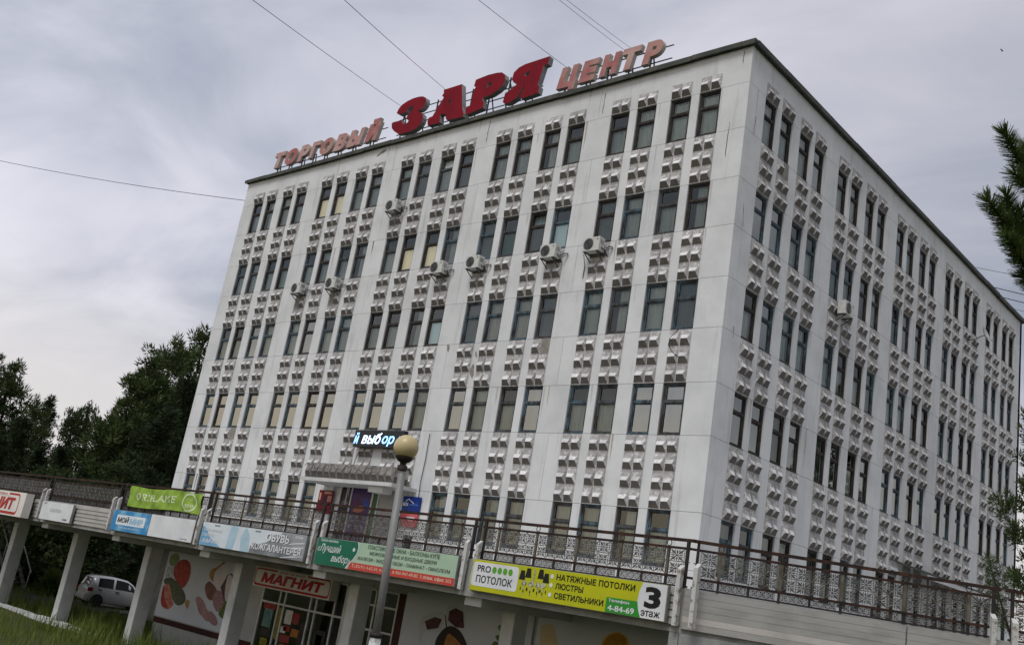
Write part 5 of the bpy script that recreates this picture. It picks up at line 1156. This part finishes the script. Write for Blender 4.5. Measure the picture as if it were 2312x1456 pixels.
# pine close to the camera: its trunk is outside the picture, two long-needled boughs reach in
NP = at_d(2560, 700, 6.2); NPg = gz(NP[0], NP[1])
NEAR = empty('pine_tree', (NP[0], NP[1], NPg), 'long-needled pine boughs reaching in at the upper right edge', 'tree', 'pines at the right')
b = MB(); b.tube([(NP[0], NP[1], NPg - .2), (NP[0] + .1, NP[1], NPg + 4), (NP[0] - .05, NP[1] + .1, NPg + 9)], [.16, .12, .03], 10); b.build('trunk', BARK, NEAR)
NN = leafmat('long_needles', (0.055, 0.100, 0.022), (0.125, 0.170, 0.045), 14, .15)
D0 = 5.6
def sh(*pts): return [at_d(x, y, D0 + dd) for x, y, dd in pts]
BOUGHS = [sh((2560, 560, .4), (2420, 500, .2), (2340, 430, 0), (2312, 385, -.05)), sh((2560, 820, .5), (2450, 730, .3), (2370, 650, .1), (2318, 595, 0))]
SHOOT = [sh((2350, 440, 0), (2312, 385, -.05), (2285, 335, -.05), (2266, 298, -.05)), sh((2345, 420, .1), (2325, 370, .1), (2312, 330, .1)), sh((2360, 455, -.1), (2320, 420, -.1), (2290, 392, -.1)), sh((2390, 480, .1), (2350, 400, .15), (2335, 340, .15)),
         sh((2318, 595, 0), (2290, 540, -.03), (2258, 490, -.05), (2228, 448, -.05)), sh((2300, 560, .05), (2285, 500, .08), (2272, 438, .1)), sh((2318, 595, -.05), (2296, 565, -.1), (2272, 535, -.12)), sh((2335, 610, .1), (2318, 540, .12), (2302, 476, .15)),
         sh((2350, 640, -.05), (2322, 610, -.1), (2296, 578, -.12)), sh((2370, 660, .1), (2340, 600, .1), (2325, 530, .1)), sh((2400, 690, 0), (2345, 655, -.05), (2308, 622, -.08)), sh((2330, 600, 0), (2310, 556, 0), (2280, 500, .02))]
b = MB()
for q in BOUGHS: b.tube(q, [.035, .028, .018, .010], 6)
for q in SHOOT: b.tube(q, [.011] + [.007] * (len(q) - 2) + [.004], 5)
b.build('bough', BARK, NEAR)
V = []; rn = np.random.default_rng(5)
for q in SHOOT:
    q = np.array(q); seg = np.linalg.norm(np.diff(q, axis=0), axis=1); tot = seg.sum(); n = int(tot * 3000)
    tt = rn.random(n) ** .85; cum = np.concatenate([[0], np.cumsum(seg)]) / tot
    pos = np.stack([np.interp(tt, cum, q[:, i]) for i in range(3)], axis=1); ax = np.stack([np.interp(np.minimum(tt + .05, 1.05), cum, q[:, i]) for i in range(3)], axis=1) - np.stack([np.interp(np.maximum(tt - .05, 0), cum, q[:, i]) for i in range(3)], axis=1)
    ax /= np.linalg.norm(ax, axis=1)[:, None] + 1e-9
    d = rn.normal(size=(n, 3)); d -= (d * ax).sum(axis=1)[:, None] * ax; d /= np.linalg.norm(d, axis=1)[:, None]
    d = d * .78 + ax * (.45 + .6 * (tt > .92)[:, None] + .2 * rn.random((n, 1))); d /= np.linalg.norm(d, axis=1)[:, None]
    L_ = .074 * (.7 + .5 * rn.random((n, 1))); s = np.cross(d, rn.normal(size=d.shape)); s /= np.linalg.norm(s, axis=1)[:, None]
    w = .0034; e = pos + d * L_; V.append(np.stack([pos - s * w / 2, pos + s * w / 2, e + s * w * .3, e - s * w * .3], axis=1))
put('needles', arr_mesh('needles', np.concatenate(V) - np.array(NEAR.location), NN), NEAR)['kind'] = 'stuff'
# pine sapling behind the slanting railing
SP0 = at_d(2232, 1262, 22.0)
SAP = empty('pine_sapling', (SP0[0] + .1, SP0[1], -0.02), 'small leaning pine sapling behind the railing at right', 'tree', 'pines at the right')
base = np.array([SP0[0] + .55, SP0[1] + .1, -0.02]); tip = np.array(SP0)
b = MB(); pts = [base, base * .5 + tip * .5 + np.array([-.02, 0, .05]), tip]; b.tube(pts, [.03, .02, .006], 6); cl = []
rr = random.Random(4)
for i in range(26):
    t = .15 + .85 * i / 26; c = base * (1 - t) + tip * t; a = i * 2.1; l = .42 * (1.05 - t) + .08; e = c + np.array([math.cos(a) * l, math.sin(a) * l, .12]); b.tube([c, e], [.008, .004], 4, False); cl += [c + (e - c) * s for s in (.45, .75, 1.0)]
b.build('trunk', BARK, SAP)
put('crown', arr_mesh('crown', tris(np.array(cl), .10, 34, .11, .012, 8, .3) - np.array(SAP.location), NEED[0]), SAP)

# ------------------------------------------------------------------ grass and tall weeds
GRM = [leafmat('grass_blades', (0.090, 0.140, 0.018), (0.185, 0.210, 0.042), 1.2, .3), leafmat('weed_blades', (0.095, 0.155, 0.022), (0.20, 0.225, 0.055), 1.0, .3)]
def blades(n, x0, x1, y0, y1, h0, h1, w, seed, keep=None):
    r = np.random.default_rng(seed); x = r.uniform(x0, x1, n); y = r.uniform(y0, y1, n)
    k = np.sin(x * 1.7 + seed) * np.sin(y * 2.1) * .5 + .5; ok = r.random(n) < (.35 + .65 * k)
    if keep is not None: ok &= keep(x, y)
    x, y, k = x[ok], y[ok], k[ok]; n = len(x); z = np.array([gz(a, c) for a, c in zip(x, y)]) - .02
    h = (h0 + (h1 - h0) * r.random(n) ** 1.6) * (.6 + .6 * k); a = r.random(n) * 6.28; ln = r.normal(0, .28, (n, 2)) * h[:, None]; ww = w * (.6 + .8 * r.random(n))
    c, s = np.cos(a) * ww / 2, np.sin(a) * ww / 2
    P0 = np.stack([x - c, y - s, z], 1); P1 = np.stack([x + c, y + s, z], 1); P2 = np.stack([x + ln[:, 0] * .45 + c * .7, y + ln[:, 1] * .45 + s * .7, z + h * .6], 1); P3 = np.stack([x + ln[:, 0] * .45 - c * .7, y + ln[:, 1] * .45 - s * .7, z + h * .6], 1); P4 = np.stack([x + ln[:, 0], y + ln[:, 1], z + h], 1)
    return np.stack([P0, P1, P2, P3], 1), np.stack([P3, P2, P4, P4], 1)[:, :3]
def grass(parts, name, m):
    Q = np.concatenate([p[0] for p in parts]); T = np.concatenate([p[1] for p in parts]); T4 = np.concatenate([T, (T[:, 0:1] + T[:, 2:3]) / 2], axis=1)
    o = put(name, arr_mesh(name, np.concatenate([Q, T4]), m)); o['kind'] = 'stuff'; o['label'] = {'grass': 'rough green grass on the bank below the terrace', 'weeds': 'tall weeds along the foot of the columns'}[name]; o['category'] = name; return o
road = lambda x, y: ~((np.abs(x + 34.3) < 2.9) & (y > -6))
under = lambda x, y: road(x, y) & ~((x > -20.6) & (y > -5.2)) & ~((x > -31.2) & (y > -.2))
grass([blades(16000, -34, -6, -20, -8.0, .12, .38, .02, 1), blades(9000, -44, -20.6, -7.3, 12, .2, .6, .025, 2, under), blades(6000, -8, 16, -24, -9, .12, .35, .015, 6)], 'grass', GRM[0])
grass([blades(2600, -21.5, -9, -9.6, -6.2, .35, 1.0, .03, 3), blades(1500, -14.5, 3, -9.2, -7.4, .5, 1.25, .026, 4), blades(1800, -33, -20, -7.0, -3.0, .4, 1.0, .03, 5, under), blades(1600, -32, -12, -12.5, -9.5, .25, .7, .024, 9)], 'weeds', GRM[1])

# ------------------------------------------------------------------ overhead wires
WIRE = mat('cable_grey', (0.10, 0.10, 0.105), .6)
def wire(p0, p1, label, sag=0.3, r=0.013, attach=None):
    p0, p1 = np.array(p0), np.array(p1); pts = [p0 * (1 - t) + p1 * t - np.array([0, 0, sag * 4 * t * (1 - t)]) for t in np.linspace(0, 1, 15)]
    b = MB(); b.tube(pts, r, 5); o = b.build('overhead_wire', WIRE); return tag(o, label, 'wire', 'wires over the building')
def ext(a, c, k): return (a[0] + (a[0] - c[0]) * k, a[1] + (a[1] - c[1]) * k)
for (a, c, yy, lab) in (((573, 0), (905, 240), .5, 'wire running up left from the first big red letter'), ((780, 0), (1006, 203), .5, 'wire running up left from the second big red letter'), ((1083, 0), (1300, 168), 3.5, 'wire running up left behind the right-hand letters'), ((1265, 0), (1432, 130), 6.0, 'left one of the close pair of thin wires above the right-hand letters'), ((1282, 0), (1445, 124), 6.5, 'right one of the close pair of thin wires above the right-hand letters')):
    e = ext(a, c, .5); q = at_y(*c, yy); wire(q, at_d(*e, 24 if yy < 1 else 30), lab, 0.05, .010 if yy < 4 else .008)
q = at_x(556, 443, -LF - 0.0); wire(np.array([-LF, 0.5, 17.9]), at_d(-260, 300, 80), 'long wire leaving the left top edge of the building', .5, .018)
for k, (a, c) in enumerate((((2190, 596), (2330, 645)), ((2205, 617), (2340, 668)), ((2160, 558), (2330, 590)), ((2222, 640), (2340, 690)))):
    q = at_d(*a, 62); e = at_d(c[0] + 300, c[1] + 90, 66); wire(np.array([q[0] - 1.5, q[1], q[2] - .6]), e, ['upper bold wire behind the right roof slope', 'lower bold wire behind the right roof slope', 'faint wire highest behind the right roof slope', 'faint wire lowest behind the right roof slope'][k], .1, .03 if k < 2 else .016)
# bird
BP = at_d(2263, 116, 45); BIRD = empty('flying_bird', tuple(BP), 'tiny dark bird in the sky at upper right', 'bird')
b = MB(); b.add([(-.09, 0, 0), (0, .018, .01), (.09, 0, 0), (0, -.018, 0), (0, 0, .02)], [(0, 1, 4), (1, 2, 4), (2, 3, 4), (3, 0, 4), (0, 3, 2, 1)]); put('body', b.mesh('body', BLACK), BIRD)
for s in (-1, 1): b = MB(); b.add([(.03, 0, .015), (-.03, 0, .015), (-.06, s * .12, .05), (-.02, s * .13, .055)], [(0, 1, 2, 3)]); put('wing', b.mesh('wing', BLACK), BIRD)

# ------------------------------------------------------------------ odds and ends
K0 = at_d(21, 1006, 76); KG = gz(K0[0], K0[1])
KIO = empty('utility_building', (K0[0] - 4, K0[1] - 3, KG), 'small pale grey building at the far left edge behind the railing', 'building')
KW = mat('pale_render', (0.46, 0.46, 0.45), .85, (0.38, .38, .37), 1, .8); zt = K0[2] - KG
b = MB(); b.box(-4, 4, -3, 3, 0, zt); put('wall', b.mesh('wall', KW), KIO); b = MB(); b.box(-4.2, 4.2, -3.2, 3.2, zt + .002, zt + .18); put('roof', b.mesh('roof', CAP), KIO)
b = MB(); b.box(1.2, 2.4, -3.06, -3.005, 1.0, 2.4); put('window', b.mesh('window', DARK), KIO)
# outside steel stair under the left end of the terrace
s0, s1 = at_y(-26, 1150, -2.9), at_y(48, 1300, -2.9); g0 = gz(s1[0], -2.9)
STA = empty('steel_stair', (s1[0], -2.9, g0), 'steel stair with worn white handrails behind the leftmost column', 'stair'); p0 = np.array([s1[0] - 5.2, -2.9, -0.9]); p1 = np.array([s1[0], -2.9, g0])
for dy in (-.45, .45):
    MB().bar(p0 + [0, dy, 0], p1 + [0, dy, 0], .06, .22).build('stringer', STEEL, STA); MB().tube([p0 + [0, dy, 1.0], p1 + [0, dy, 1.0]], .03, 6).build('handrail', STUB, STA)
    for t in (0.05, .35, .65, .97): q = p0 * (1 - t) + p1 * t; MB().tube([q + [0, dy, 0], q + [0, dy, 1.0]], .022, 6).build('baluster', STUB, STA)
for i in range(14): q = p0 * (1 - (i + .5) / 14) + p1 * ((i + .5) / 14); MB().box(q[0] - .13, q[0] + .13, -3.32, -2.48, q[2] - .02, q[2] + .02).build('tread', STEEL, STA)
# low dark roof against the side wall
r0_, r1_ = at_x(2096, 1312, 1.3), at_x(2262, 1336, 1.3)
LT = empty('lean_to_roof', (0.8, (r0_[1] + r1_[1]) / 2, 0), 'low dark lean-to roof with a white edge against the side wall', 'roof'); zr = (r0_[2] + r1_[2]) / 2
b = MB(); b.add([(0.01, r0_[1], zr + .35), (1.3, r0_[1], zr), (1.3, r1_[1], zr), (0.01, r1_[1], zr + .35), (0.01, r0_[1], zr + .28), (1.3, r0_[1], zr - .06), (1.3, r1_[1], zr - .06), (0.01, r1_[1], zr + .28)], [(0, 1, 2, 3), (7, 6, 5, 4), (0, 4, 5, 1), (1, 5, 6, 2), (2, 6, 7, 3), (3, 7, 4, 0)]); b.build('sheet', CAP, LT)
MB().box(1.22, 1.285, r0_[1] + .05, r1_[1] - .05, zr - .24, zr - .065).build('fascia', PLAST, LT)
for y in (r0_[1] + .3, r1_[1] - .3): MB().box(1.15, 1.215, y - .05, y + .05, -0.004, zr - .07).build('post', STEEL, LT)
